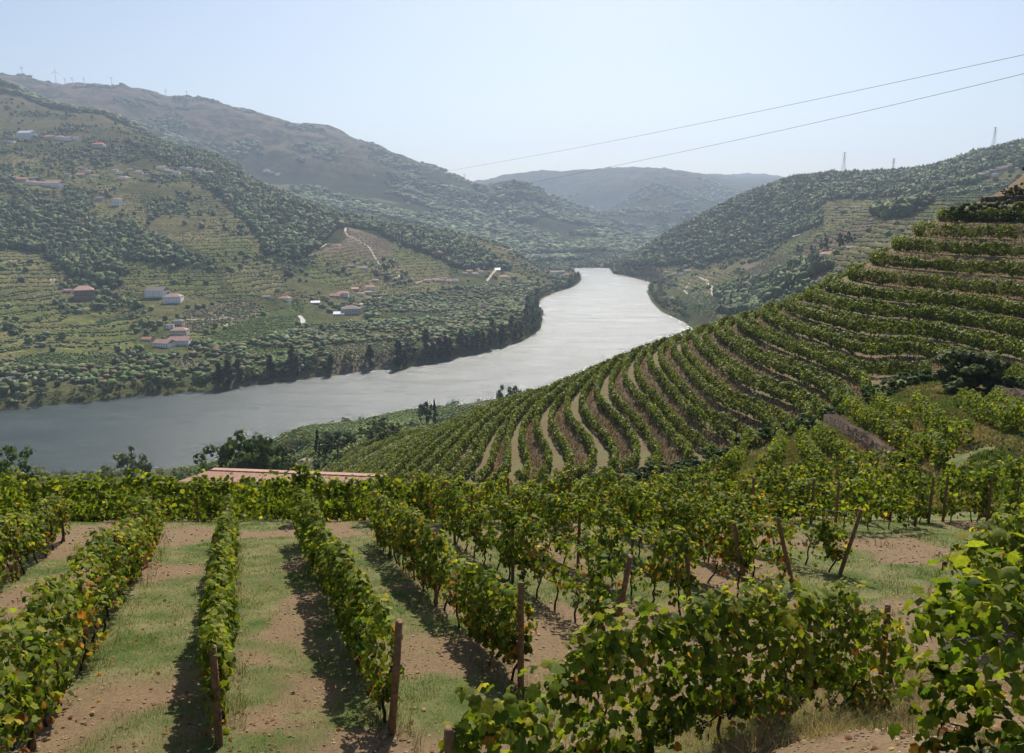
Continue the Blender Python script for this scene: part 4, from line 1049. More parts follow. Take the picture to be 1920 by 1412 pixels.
house(672, 588, 14, 12, 'gable', TP, WC, 'narrow cream house joined to the right of the old farmhouse')
house(675, 555, 14, 8, 'hip', TF, WW, 'small white house with orange roof in the middle of the village')
house(690, 553, 14, 8, 'hip', TP, WC, 'small cream house with pink roof at the right of the village')
house(664, 543, 14, 8, 'gable', TR, WC, 'small house with dark red roof at the top of the village')
house(692, 543, 18, 9, 'gable', TF, WW, 'white house with white terrace at the top right of the village')
house(702, 530, 14, 7, 'hip', TF, WC, 'lone cream house above the village by the track')
house(678, 505, 18, 7, 'gable', TGy, WC, 'grey farmhouse left of the lone umbrella pine')
house(657, 502, 14, 6, 'gable', TGy, WS, 'dark stone barn left of the grey farmhouse')
def hamlet(L, label, group, name='house'):
    rr = random.Random(len(L))
    so = sorted(p[0] for p in L)
    for (u, v, w_, h_) in L:
        house(u, v, w_, h_, rr.choice(('gable', 'hip', 'gable')), rr.choice((TF, TP, TF, TGy)), rr.choice((WW, WW, WC)), label + (', ' + ordinal(so.index(u) + 1) + ' from the left' if len(label.split()) < 13 else ''), group, detail=w_ >= 12, name=name)
hamlet([(800,528,12,7),(815,529,14,7),(828,530,12,7),(841,529,13,6),(853,530,13,7),(833,524,10,6)], 'small pale house of the riverside hamlet right of the village', 'riverside hamlet')
hamlet([(880,512,12,7),(890,516,14,7),(902,512,10,6),(895,507,9,5),(872,516,10,6)], 'small house of the cluster uphill from the pale straight lane', 'cluster above the straight lane')
house(928, 506, 20, 6, 'gable', RW, WW, 'white-roofed long house at the top of the pale straight lane'); house(945, 522, 20, 8, 'hip', TF, WW, 'white house with orange roof right of the pale straight lane')
hamlet([(1038,514,13,7),(1052,514,14,7),(1062,518,9,5)], 'house with red roof by the tip of the wooded point', 'houses at the wooded point')
house(46, 260, 27, 14, 'gable', RW, WW, 'big white building with white roof high at the far left', rot=-.15)
house(182, 278, 20, 11, 'hip', TR, WC, 'house with bright red roof high on the left slope')
house(20, 268, 10, 5, 'flat', RW, WW, 'tiny white shed below the big white building')
hamlet([(92,262,18,8),(110,262,16,8),(127,264,14,8),(141,264,12,7),(84,260,8,4)], 'house in the pale row right of the big white building', 'upper left row of houses')
hamlet([(38,342,18,9),(56,346,16,9),(72,348,16,8),(30,336,14,7),(62,337,12,7)], 'pale house in the lower left hamlet', 'lower left hamlet')
house(96, 350, 32, 10, 'gable', TP, WW, 'long white house with pink roof at the right of the lower left hamlet', rot=-.1)
hamlet([(150,330,18,8),(164,325,12,7),(152,317,9,6),(178,332,11,6),(125,331,10,6)], 'house of the small cluster above the lower left hamlet', 'middle left cluster')
hamlet([(214,322,10,6),(230,337,20,8),(243,321,13,5),(258,326,14,7),(222,328,10,6),(275,330,9,5)], 'house of the white cluster right of the green terraces', 'white cluster')
hamlet([(303,320,18,10),(316,325,12,7),(330,327,11,7),(352,320,14,8),(365,322,14,8),(377,323,11,7),(392,326,13,7),(342,317,10,6)], 'house of the hamlet under the pine ridge', 'hamlet under the pine ridge')
house(186, 376, 14, 7, 'gable', TGy, WC, 'beige house left of the white house with orange roof'); house(218, 386, 15, 14, 'hip', TF, WW, 'tall white house with orange roof alone on green terraces')
hamlet([(410,377,9,6),(499,324,12,6),(509,326,10,5),(520,330,9,5),(596,352,9,5),(610,356,8,5)], 'tiny pale house at the wooded middle of the left slope', 'scattered middle houses')
hamlet([(700,330,7,4),(735,312,6,3),(765,385,6,6),(808,383,7,4),(821,388,12,4),(836,389,8,4),(985,411,6,3),(980,424,7,4),(935,466,7,4),(945,468,7,4),(957,470,8,5),(1010,441,6,4),(1016,436,6,3),(790,415,6,3),(805,420,7,4),(1085,386,6,3),(1110,389,6,3),(1070,388,5,3),(1120,396,7,3)], 'tiny white house dotting the hazy slopes beyond the river bend', 'far white houses')
house(1527, 482, 22, 10, 'hip', TF, WW, 'white house with red roof, left of two on the right-hand slope'); house(1557, 476, 26, 11, 'hip', TF, WW, 'white house with orange roof, right of two on the right-hand slope', rot=-.1)
house(1508, 484, 10, 5, 'hip', TF, WC, 'small hut left of the two white houses on the right-hand slope'); house(1597, 463, 18, 8, 'gable', TP, WC, 'pink house behind the tall trees on the right-hand slope')
hamlet([(1290,512,12,7),(1277,515,10,5),(1264,515,9,5),(1250,513,8,5)], 'small white house near the right bank of the bend', 'houses at the right bank')
hamlet([(1850,326,10,6),(1862,322,11,6),(1874,318,11,6),(1886,316,11,6),(1898,312,11,6),(1868,330,10,6),(1840,328,9,5),(1905,318,10,6)], 'pale house of the hillside village at the upper right', 'upper right village')
hamlet([(1745,320,11,5),(1755,322,10,4)], 'pink-roofed house below the ridge at upper right', 'ridge houses')
hamlet([(1672,378,12,5),(1656,380,9,4)], 'white building by the pale lane above the right-hand vineyards', 'lane buildings')
# small white gable among the conifers, and the long tiled building
house(569, 874, 15, 17, 'gable', TGy, WW, 'small white gable end half hidden by a pointed conifer', rot=1.35, depth=1.0, ymin=130, detail=False)
root = link('farm_building', None, None, (0, 0, CZ)); tag(root, 'long low building with a wide terracotta tiled roof just beyond the near vines', 'farm building')
def wp(u, v, y): return np.array((float(sv(u, v)) * y, y, float(tv(v)) * y))
rL, rR = wp(393, 882, 146), wp(729, 895, 143); fw = np.array((.03, -1, 0)); hgt = .75
eL, eR = rL + fw * 4.2 + (-4.6, 0, -hgt), rR + fw * 4.2 + (-2.4, 0, -hgt)
bL, bR = rL - fw * 4 + (-.5, 0, -hgt), rR - fw * 4 + (.5, 0, -hgt)
th = np.array((0, 0, -.22))
poly_obj('roof', [eL, eR, rR, rL, bL, bR, eL + th, eR + th, rR + th, rL + th, bL + th, bR + th],
         [(0, 1, 2, 3), (3, 2, 5, 4), (7, 6, 9, 8), (8, 9, 10, 11), (0, 6, 7, 1), (1, 7, 8, 2), (2, 8, 11, 5), (5, 11, 10, 4), (4, 10, 9, 3), (3, 9, 6, 0)], roof_tile, root)
ins = np.array((0, .5, 0)); q = [eL + ins + (.8, 0, -.23), eR + ins + (-.4, 0, -.23), bR - ins + (-.6, 0, -.23), bL - ins + (.8, 0, -.23)]
poly_obj('wall', [p + (0, 0, -7) for p in q] + q, [(0, 1, 5, 4), (1, 2, 6, 5), (2, 3, 7, 6), (3, 0, 4, 7), (4, 5, 6, 7)], wall_cream, root)
tl = [(rL * (1 - t) + rR * t) for t in np.linspace(0, 1, 60)]
link('ridge_tiles', tubes_mesh('ridge_tiles', [(np.array(tl) + (0, 0, .03), np.tile((.16, .12), 30))], roof_tile, 6), root)
# drifts of window and door along the front wall
for t in (.12, .3, .48, .66, .84):
    c = q[0] * (1 - t) + q[1] * t
    boxes('window', [(c[0] - .5, c[0] + .5, c[1] - .04, c[1] + .1, c[2] - 2.2, c[2] - 1.2)], window_dark, root)

# ------------------------------------------------------------------ uncountable woods, orchards and scrub (stuff)
gy = np.exp(np.arange(math.log(560), math.log(3600), .006)); gs = np.arange(-.70, .74, .004)
YY, SS = np.meshgrid(gy, gs, indexing='ij')
TT = (height_raw((SS * YY).ravel(), YY.ravel()).reshape(YY.shape) - CZ) / YY
CM = np.maximum.accumulate(TT, 0)
rng2 = np.random.default_rng(77)
def candidates(n_, y0, y1):
    y = np.sqrt(y0 ** 2 + rng2.random(n_) * (y1 ** 2 - y0 ** 2)); s = -.69 + 1.42 * rng2.random(n_)
    i = np.clip(((np.log(y) - math.log(560)) / .006).astype(int), 0, len(gy) - 1); j = np.clip(((s + .70) / .004).astype(int), 0, len(gs) - 1)
    ok = TT[i, j] + 12 / y > CM[i, j]
    y, s = y[ok], s[ok]; x = s * y
    ok = river_sd(x, y) > 5; x, y = x[ok], y[ok]
    z = ground_full(x, y); u, v = proj(x, y, z)
    return x, y, z, u, v
def ico1():
    v_, f, mid = [tuple(p) for p in ICO_V], [], {}
    def m_(a, b_):
        k_ = (min(a, b_), max(a, b_))
        if k_ not in mid:
            p = (np.array(v_[a]) + np.array(v_[b_])) / 2; v_.append(tuple(p / np.linalg.norm(p))); mid[k_] = len(v_) - 1
        return mid[k_]
    for a, b_, c in ICO_F:
        x_, y_, z_ = m_(a, b_), m_(b_, c), m_(c, a); f += [(a, x_, z_), (b_, y_, x_), (c, z_, y_), (x_, y_, z_)]
    return np.array(v_), np.array(f)
IC1 = ico1()
def blobs(name, x, y, z, r, h, cols, label_kind, mat=wood_leaf, hi=True, conic=0.0):
    free = np.ones(len(x), bool)
    for hx, hy, hw in HOUSES:
        free &= ~((y > hy - 42) & (y < hy + 14) & (np.abs(x - hx * y / hy) < hw / 2 + 3))
    x, y, z, r, h, cols = x[free], y[free], z[free], r[free], h[free], cols[free]
    V, Fq, Cq, n0 = [], [], [], 0
    base_v, base_f = IC1 if hi else (ICO_V, ICO_F)
    for vr in range(4):
        rj = np.random.default_rng(vr + 9)
        bv = base_v * (1 + rj.normal(0, .25, (len(base_v), 1))); up = base_v[:, 2:3]
        if conic: bv = bv * np.where(up > 0, np.c_[1 - conic * up, 1 - conic * up, np.ones_like(up)], 1)
        sel = np.arange(len(x)) % 4 == vr
        n_ = sel.sum()
        if n_ == 0: continue
        a = rng2.random(n_) * 6.28; M3 = np.zeros((n_, 3, 3))
        M3[:, 0, 0] = np.cos(a) * r[sel]; M3[:, 0, 1] = -np.sin(a) * r[sel]; M3[:, 1, 0] = np.sin(a) * r[sel]; M3[:, 1, 1] = np.cos(a) * r[sel]; M3[:, 2, 2] = h[sel] / 2
        v_, f, c = inst(bv, base_f, M3, np.c_[x[sel], y[sel], z[sel] + h[sel] * .42], cols[sel])
        c = c * (.8 + .4 * rng2.random((len(c), 1)))
        V.append(v_); Fq.append(f + n0); Cq.append(c); n0 += len(v_)
    o = link(name, mesh_np(name, np.vstack(V), np.vstack(Fq), mat, np.vstack(Cq))); o['kind'] = 'stuff'
    return o
def tones(n_, names, p=None):
    t = np.array([TONES[k_] for k_ in names]); return t[rng2.choice(len(names), n_, p=p)] * (.9 + .65 * rng2.random((n_, 1))) * (1.08, 1.05, .92)
x, y, z, u, v = candidates(150000, 620, 3300)
wl, wr, orc, fld, brn, grn = anyp(u, v, WOOD_L), anyp(u, v, WOOD_R), anyp(u, v, ORCHARD), anyp(u, v, FIELD_T), anyp(u, v, BROWN_T), anyp(u, v, GREEN_F)
pn = fbm(x, y, 90, 2, 12) + .5 * fbm(x, y, 300, 2, 14)
rnd = rng2.random(len(x))
pick = (wl | wr) & (rnd < .95) & ~(brn | grn)
nn = pick.sum(); hh_ = 6 + 9 * rng2.random(nn) ** 1.5 + 3 * np.clip(fbm(x[pick], y[pick], 60, 2, 3), 0, 1)
pine = rng2.random(nn) < np.where(wr[pick], .5, .35)
blobs('woodland', x[pick][~pine], y[pick][~pine], z[pick][~pine], hh_[~pine] * rng2.uniform(.42, .68, (~pine).sum()), hh_[~pine], tones((~pine).sum(), ('dark', 'green', 'olive', 'brown'), (.45, .3, .17, .08)), 0)
blobs('pine_woodland', x[pick][pine], y[pick][pine], z[pick][pine], hh_[pine] * .24, hh_[pine] * 1.25, tones(pine.sum(), ('dark', 'green'), (.75, .25)), 0, conic=.6)
print('wood', nn)
other = ~(wl | wr | orc | brn | grn)
rvin = anyp(u, v, FIELD_T[8:10])
pick = other & (rnd < np.where(rvin, .015, np.where(fld, np.clip(.02 + .5 * pn, .02, .35), np.clip(.16 + 1.5 * pn, .02, .95)))) & (z < 560)
nn = pick.sum(); hh_ = 1.8 + 8 * rng2.random(nn) ** 2.2
blobs('scrub_and_olive_trees', x[pick], y[pick], z[pick], hh_ * rng2.uniform(.45, .62, nn), hh_, tones(nn, ('dark', 'green', 'olive', 'grey'), (.3, .28, .24, .18)), 0)
print('scrub', nn)
x, y, z, u, v = candidates(90000, 620, 2000)
orc, brn, grn, fld = anyp(u, v, ORCHARD), anyp(u, v, BROWN_T), anyp(u, v, GREEN_F), anyp(u, v, FIELD_T)
# orchard trees keep to rows
ax_ = (x * .8 + y * .6); r1 = np.round(ax_ / 7) * 7 - ax_
pick = orc & ~(brn | grn) & (rng2.random(len(x)) < np.clip(.55 + .7 * fbm(x, y, 70, 2, 5), 0.12, 1))
xo, yo = x[pick] + r1[pick] * .5, y[pick] + r1[pick] * .38; nn = pick.sum(); hh_ = 2.2 + 4.5 * rng2.random(nn) ** 1.4
blobs('orchard', xo, yo, ground_full(xo, yo), hh_ * rng2.uniform(.55, 1.0, nn), hh_, tones(nn, ('green', 'olive', 'dark', 'brown', 'grey'), (.3, .25, .2, .15, .1)), 0)
print('orchard', nn)
# vines planted along the terraces and fields of the far slopes
x, y, z, u, v = candidates(420000, 620, 2500)
zr = height_raw(x, y); fr = np.mod((zr + 2.0 * vnoise(x / 60, y / 60, 55)) / PT, 1)
wt = far_terrace_w(x, y, zr, u, v)
pick = (wt > .4) & (((fr > .50) & (fr < .72)) | ((fr > .12) & (fr < .24) & (rng2.random(len(x)) < .6))) & (rng2.random(len(x)) < np.where(y > 1500, .6, 1)) & ~anyp(u, v, BROWN_T[:1])
nn = pick.sum(); hh_ = rng2.uniform(1.5, 2.6, nn)
blobs('terrace_vines', x[pick], y[pick], z[pick], hh_ * .8, hh_, tones(nn, ('green', 'olive', 'dark'), (.45, .3, .25)), 0, hi=False)
print('terrace vines', nn)
gr_ = (anyp(u, v, GREEN_F) | anyp(u, v, BROWN_T)) & (y < 1600) & (z < 90)
ax_ = x * .55 - y * .83; r1 = np.round(ax_ / 4.5) * 4.5 - ax_
pk = gr_ & (rng2.random(len(x)) < .9)
xo, yo = x[pk] + r1[pk] * .55, y[pk] - r1[pk] * .83; nn = pk.sum()
blobs('field_vines', xo, yo, ground_full(xo, yo), np.full(nn, 1.0), rng2.uniform(1.2, 1.9, nn), tones(nn, ('green', 'olive')), 0, hi=False)
# vineyards of the shelf between the spur and the near bank
xs = rng2.uniform(-230, 60, 60000); ys_ = rng2.uniform(300, 640, 60000)
sdv = river_sd(xs, ys_); zs = ground_full(xs, ys_); us, vs_ = proj(xs, ys_, zs)
ax_ = xs * .9 - ys_ * .43; r1 = np.round(ax_ / 4.6) * 4.6 - ax_
pk = (sdv > 14) & (vs_ < 900) & (us > 330)
xo, yo = xs[pk] + r1[pk] * .9, ys_[pk] - r1[pk] * .43; nn = pk.sum()
blobs('riverside_vineyard', xo, yo, ground_full(xo, yo), rng2.uniform(.6, 1.1, nn), rng2.uniform(1.3, 2.4, nn), tones(nn, ('green', 'olive', 'yellow', 'green'), (.4, .3, .1, .2)) * 1.2, 0, hi=False)
# scrub and forest on the mountains
x = rng2.uniform(-.68, .70, 80000); y = np.exp(rng2.uniform(math.log(2750), math.log(7000), 80000)); x = x * y
pn = fbm(x, y, 260, 3, 33); zz = height_raw(x, y)
pk = (pn > np.where(y < 3600, .0, -.06) + np.clip((zz - 230) / 700, 0, .6)) & (river_sd(x, y) > 20)
nn = pk.sum(); hh_ = rng2.uniform(9, 22, nn)
blobs('mountain_woods', x[pk], y[pk], zz[pk], hh_ * .9, hh_, tones(nn, ('dark', 'green')), 0, hi=False)
print('mountain', nn)

# ------------------------------------------------------------------ walls, lanes, log
def ribbon(name, L, wid, mat, lift=.35, ymin=560, thing=None, dens=3.0):
    pl = np.array([hit(u, v, ymin)[:2] for u, v in L]); pts, Lt = resample(pl, dens)
    tg = np.gradient(pts, axis=0); tg /= np.linalg.norm(tg, axis=1, keepdims=True) + 1e-9; nr = np.c_[-tg[:, 1], tg[:, 0]]
    V = []
    for sgn in (-1, -.33, .33, 1):
        q_ = pts + nr * wid / 2 * sgn; V.append(np.c_[q_, ground_full(q_[:, 0], q_[:, 1]) + lift])
    m = len(pts); V = np.vstack(V); Fq = [(c * m + i, c * m + i + 1, (c + 1) * m + i + 1, (c + 1) * m + i) for c in range(3) for i in range(m - 1)]
    o = link(name, mesh_np(name, V, np.array(Fq), mat)); o['kind'] = 'structure'; return o
for L, wd in [([(650,424),(647,434),(654,444),(664,446)], 5), ([(664,447),(690,462),(702,482),(712,498)], 4), ([(588,478),(584,488),(590,492)], 6), ([(745,532),(738,523),(752,517),(763,511)], 5),
              ([(913,527),(922,515),(931,504)], 5), ([(1303,516),(1325,526),(1334,538),(1333,550),(1348,560)], 5), ([(1295,525),(1283,545),(1300,558),(1318,570)], 4),
              ([(95,530),(99,520),(103,530)], 4), ([(400,590),(440,600),(420,612)], 3), ([(1430,456),(1470,445),(1500,440)], 4), ([(780,532),(800,525),(830,522)], 3), ([(600,465),(612,458),(640,462)], 3), ([(350,600),(430,596),(480,588)], 3)]:
    ribbon('dirt_track', L, wd, track_mat)
ribbon('lane', [(561,592),(568,600),(566,616)], 7, road_mat)
ribbon('lane', [(640,578),(662,576),(690,566),(720,562)], 4, road_mat)
def wall_along(name, L, hgt_, wid, mat, label, ymin, base=-.8, group=None, pts=None, cat='stone wall', jag=.06):
    pl = np.array([hit(u, v, ymin)[:2] for u, v in L]) if pts is None else np.array(pts, float)
    pt, Lt = resample(pl, .6 if ymin < 300 else 4); tg = np.gradient(pt, axis=0); tg /= np.linalg.norm(tg, axis=1, keepdims=True) + 1e-9; nr = np.c_[-tg[:, 1], tg[:, 0]]
    z = ground_full(pt[:, 0], pt[:, 1]); k_ = np.ones(5) / 5; zs_ = np.convolve(np.pad(z, 2, 'edge'), k_, 'valid')
    r_ = np.random.default_rng(abs(int(L[0][0])) + 4)
    top = zs_ + hgt_ + r_.normal(0, jag, len(z))
    a, b_ = pt + nr * wid / 2, pt - nr * wid / 2; m = len(pt)
    V = np.vstack([np.c_[a, zs_ + base], np.c_[a, top], np.c_[b_, top], np.c_[b_, zs_ + base]])
    Fq = [(c * m + i, c * m + i + 1, (c + 1) * m + i + 1, (c + 1) * m + i) for c in range(3) for i in range(m - 1)]
    o = link(name, mesh_np(name, V, np.array(Fq), mat)); tag(o, label, cat, group); return o
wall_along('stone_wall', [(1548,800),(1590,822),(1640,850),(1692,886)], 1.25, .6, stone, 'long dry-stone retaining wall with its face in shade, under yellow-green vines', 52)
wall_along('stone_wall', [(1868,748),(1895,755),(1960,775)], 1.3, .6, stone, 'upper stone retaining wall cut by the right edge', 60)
wall_along('stone_wall', [(1766,384),(1800,382),(1840,380),(1880,378),(1990,376)], .9, .4, stone, 'stone wall of the road along the top of the terraced hill', 120)
wall_along('boundary_wall', [(-20,716),(40,706),(90,699),(142,690)], 2.2, .8, wall_white, 'long low white wall beside the vine field near the far bank', 560, jag=.02, cat='wall')
a, b_, c = hit(1312, 880, 60), hit(1350, 874, 60), hit(1388, 860, 60)
o = link('log', tubes_mesh('log', [([np.array(a) + (0, 0, .55), np.array(b_) + (0, 0, .75), np.array(c) + (0, 0, .5)], (.16, .2, .17))], post_grey, 8)); tag(o, 'bleached grey log lying at the gully beside the curved vine hedge', 'log')

# ------------------------------------------------------------------ wind turbines, pylons, cables
def turbine(u, vb, hpx, y, label, group, ang):
    x = float(sv(u, vb)) * y; z = float(height_raw(np.array([x]), np.array([float(y)]))[0]); H = hpx * y / F * .68
    root = link('wind_turbine', None, None, (x, y, z - 4)); tag(root, label, 'wind turbine', group); root.rotation_euler = (0, 0, random.Random(u).uniform(-.6, .6))
    link('tower', tubes_mesh('tower', [([(0, 0, 0), (0, 0, H * .5), (0, 0, H)], (1.7, 1.4, 1.0))], turb, 8), root)
    nc = boxes('nacelle', [(-1.8, 1.8, -3.5, 5.5, H - 1.2, H + 2.6)], turb, root)
    for k_ in range(3):
        a = ang + k_ * 2.0944; R_ = H * .5; d = np.array((math.sin(a), 0, math.cos(a))); p = np.array((math.cos(a), 0, -math.sin(a))); c = np.array((0, -4.6, H + .7))
        V = [c + d * t * R_ + p * s_ * w_ + np.array((0, e, 0)) for t, w_ in ((0, .5), (.2, 1.1), (.6, .75), (1, .25)) for s_, e in ((-1, -.25), (1, -.25), (1, .25), (-1, .25))]
        Fs = [(4 * i + j, 4 * i + (j + 1) % 4, 4 * i + 4 + (j + 1) % 4, 4 * i + 4 + j) for i in range(3) for j in range(4)] + [(3, 2, 1, 0), (12, 13, 14, 15)]
        poly_obj('blade', V, Fs, turb, root)
def ridge_y(u, y0, y1):
    ys = np.linspace(y0, y1, 300); s = float(sv(u, 200)); t = (height_raw(s * ys, ys) - CZ) / ys; return ys[int(np.argmax(t))]
for u, vb, hp, a, lb in [(43, 150, 20, .3, 'leftmost wind turbine on the brown mountain ridge'), (105, 153, 30, 0, 'largest wind turbine on the ridge at the upper left'), (122, 153, 13, .6, 'small wind turbine just right of the largest one'),
                         (136, 156, 13, 1.0, 'small wind turbine second right of the largest one'), (158, 160, 12, .2, 'small wind turbine left of the rounded ridge knoll'), (211, 172, 20, .9, 'wind turbine right of the rounded ridge knoll'),
                         (311, 175, 14, .1, 'wind turbine on the long brown crest, left of two'), (350, 180, 10, .5, 'faint wind turbine on the long brown crest, right of two'), (871, 330, 11, .5, 'faint wind turbine where the left ridge meets the far hills'), (1046, 320, 13, .2, 'faint wind turbine on the distant blue hill')]:
    turbine(u, vb, hp, ridge_y(u, 4200, 5600) if u < 900 else ridge_y(u, 7600, 9300), lb, 'wind turbines on the ridges', a)
def pylon(u, hpx, y0, y1, label):
    y = ridge_y(u, y0, y1); s = float(sv(u, 300)); x = s * y; z = float(height_raw(np.array([x]), np.array([y]))[0]); H = hpx * y / F
    root = link('pylon', None, None, (x, y, z - 1)); tag(root, label, 'pylon', 'lattice pylons on the right-hand ridge')
    B = H * .09; T = .8; L_ = []
    def wd(t): return B + (T - B) * min(1, t * 1.15)
    for sx in (-1, 1):
        for sy in (-1, 1): L_.append(([(sx * wd(t), sy * wd(t), H * t) for t in (0, .45, .87, 1)], .28))
    n_ = 7
    for i in range(n_):
        t0, t1 = i / n_, (i + 1) / n_
        for sy in (-1, 1): L_.append(([(-wd(t0), sy * wd(t0), H * t0), (wd(t1), sy * wd(t1), H * t1)], .16)); L_.append(([(wd(t0), sy * wd(t0), H * t0), (-wd(t1), sy * wd(t1), H * t1)], .16))
    link('lattice_tower', tubes_mesh('lattice_tower', L_, steel, 4), root)
    for t in (.72, .84, .95): link('cross_arm', tubes_mesh('cross_arm', [([(-H * .13, 0, H * t), (0, 0, H * (t + .02)), (H * .13, 0, H * t)], .3)], steel, 4), root)
pylon(1583, 40, 1500, 2700, 'tallest lattice pylon on the wooded right-hand ridge'); pylon(1676, 28, 1500, 2700, 'smaller lattice pylon right of the tallest one'); pylon(1860, 38, 1500, 2700, 'lattice pylon high on the ridge near the right edge')
for L, lb in [([(640,352),(850,318),(1030,287),(1200,255),(1350,224),(1500,192),(1700,150),(1920,103),(2040,77)], 'upper power cable crossing the sky above the valley'),
              ([(640,410),(790,382),(960,347),(1120,318),(1280,287),(1440,250),(1600,213),(1760,176),(1920,138),(2040,109)], 'lower power cable crossing in front of the far hills and sky')]:
    us_ = np.linspace(L[0][0], L[-1][0], 40); cf = np.polyfit([p[0] for p in L], [p[1] for p in L], 3); vs2 = np.polyval(cf, us_)
    iy = np.interp(us_, [640, 2040], [1 / 1900, 1 / 210]); P3 = [(float(sv(a, b_)) / i, 1 / i, CZ + float(tv(b_)) / i) for a, b_, i in zip(us_, vs2, iy)]
    o = link('power_cable', tubes_mesh('power_cable', [(P3, .075)], cable_mat, 5)); tag(o, lb, 'power cable', 'power cables over the valley')

# ------------------------------------------------------------------ grass, dry stalks and fallen leaves near the camera (stuff)
def blades(name, n_, y0, y1, s0, s1, hmin, hmax, wdt, colf, accept, lean=.35):
    y = np.exp(rng2.uniform(math.log(y0), math.log(y1), n_)); x = rng2.uniform(s0, s1, n_) * y
    ok = accept(x, y); x, y = x[ok], y[ok]; n_ = len(x); z = ground_full(x, y)
    h = rng2.uniform(hmin, hmax, n_) * (.6 + .8 * np.clip(fbm(x, y, .5, 2, 19) + .4, 0, 1)); w_ = wdt * (.6 + .8 * rng2.random(n_)) * np.clip(y / 12, .7, 3)
    a = rng2.random(n_) * 6.28; d = np.c_[np.cos(a), np.sin(a), np.zeros(n_)]; ln = rng2.normal(0, lean, (n_, 3)); ln[:, 2] = 0
    b0 = np.c_[x, y, z - .01]; tip = b0 + (ln + (0, 0, 1)) * h[:, None]; mid = b0 + (ln * .3 + (0, 0, .55)) * h[:, None]
    V = np.stack([b0 - d * w_[:, None] / 2, b0 + d * w_[:, None] / 2, mid + d * w_[:, None] / 3, tip, mid - d * w_[:, None] / 3], 1)
    Fq = np.array([(0, 1, 2, 4)]); T_ = (Fq[None] + (np.arange(n_) * 5)[:, None, None]).reshape(-1, 4)
    T2 = (np.array([(4, 2, 3, 3)])[None] + (np.arange(n_) * 5)[:, None, None]).reshape(-1, 4)
    me = bpy.data.meshes.new(name); co = V.reshape(-1, 3)
    idx = np.concatenate([np.c_[T_].ravel(), T2[:, :3].ravel()]).astype(np.int32); st_ = np.r_[np.arange(0, 4 * n_, 4), 4 * n_ + np.arange(0, 3 * n_, 3)].astype(np.int32)
    me.vertices.add(len(co)); me.vertices.foreach_set('co', co.astype(np.float32).ravel()); me.loops.add(len(idx)); me.loops.foreach_set('vertex_index', idx)
    me.polygons.add(2 * n_); me.polygons.foreach_set('loop_start', st_); me.update(calc_edges=True)
    at_ = me.color_attributes.new('Col', 'FLOAT_COLOR', 'POINT'); c4 = np.ones((len(co), 4), np.float32); c4[:, :3] = np.repeat(colf(x, y, n_), 5, 0); at_.data.foreach_set('color', c4.ravel())
    me.materials.append(grass_mat); o = link(name, me); o['kind'] = 'stuff'; return o
def gcol(x, y, n_):
    d = np.clip(.5 + .9 * fbm(x, y, 1.9, 2, 71), 0, 1)[:, None]; c = C3(.055, .125, .020) * (1 - d) + C3(.15, .20, .05) * d
    dry = rng2.random((n_, 1)) < .34; return np.where(dry, C3(.34, .28, .15), c) * (.7 + .6 * rng2.random((n_, 1)))
blades('grass', 420000, 5.5, 36, -.75, .85, .025, .085, .007, gcol, lambda x, y: rng2.random(len(x)) < np.clip((cover_near(x, y) - .30) * 2.2, 0, 1))
def rowdist(x, y):
    off = x - (-1.75 + DX * (y - 10.4)); return np.abs((off + 1.2) % 2.45 - 1.2)
blades('tall_weeds', 60000, 6, 28, -.7, .6, .10, .32, .009, lambda x, y, n_: np.where(rng2.random((n_, 1)) < .45, C3(.30, .23, .12), C3(.08, .115, .035)) * (.6 + .8 * rng2.random((n_, 1))),
       lambda x, y: (rowdist(x, y) < .35) & (fbm(x, y, .9, 2, 88) > .05), .5)
blades('dry_grass', 60000, 5, 16, .05, .75, .10, .38, .006, lambda x, y, n_: C3(.36, .29, .16) * (.6 + .8 * rng2.random((n_, 1))), lambda x, y: (np.abs(x - 1.3 * (y - 6.9)) < 2.5) & (fbm(x, y, .8, 2, 89) > .0) , .6)
n_ = 9000; y = np.exp(rng2.uniform(math.log(5.5), math.log(31), n_)); x = rng2.uniform(-.75, .75, n_) * y
ok = rng2.random(n_) < np.exp(-rowdist(x, y) / .45) * .9 + .06; x, y = x[ok], y[ok]; n_ = len(x)
z = ground_full(x, y) + .012 + .02 * rng2.random(n_)
nr_ = rng2.normal(0, .35, (n_, 3)) + (0, 0, 1); M3 = frames(nr_, rng2.normal(0, 1, (n_, 3))) * rng2.uniform(.04, .085, n_)[:, None, None]
lc = np.array([(.42, .28, .16), (.36, .17, .07), (.24, .11, .06), (.46, .35, .21), (.26, .17, .10)])[rng2.integers(0, 5, n_)] * (.7 + .5 * rng2.random((n_, 1)))
v_, f, c = inst(LEAF_V, LEAF_F, M3, np.c_[x, y, z], lc)
o = link('fallen_leaves', mesh_np('fallen_leaves', v_, f, vine_leaf, c)); o['kind'] = 'stuff'
# clods and stones in the bare soil
n_ = 9000; y = np.exp(rng2.uniform(math.log(5.5), math.log(30), n_)); x = rng2.uniform(-.75, .8, n_) * y; ok = cover_near(x, y) < .5; x, y = x[ok], y[ok]; n_ = len(x)
r_ = rng2.uniform(.008, .03, n_) * np.clip(y / 12, .8, 2); M3 = np.eye(3)[None] * r_[:, None, None] * rng2.uniform(.6, 1.3, (n_, 1, 3))
v_, f, c = inst(ICO_V, ICO_F, M3, np.c_[x, y, ground_full(x, y)], np.array([(.33, .24, .165)]) * (.6 + .7 * rng2.random((n_, 1))))
o = link('soil_clods', mesh_np('soil_clods', v_, f, wood_leaf, c)); o['kind'] = 'stuff'
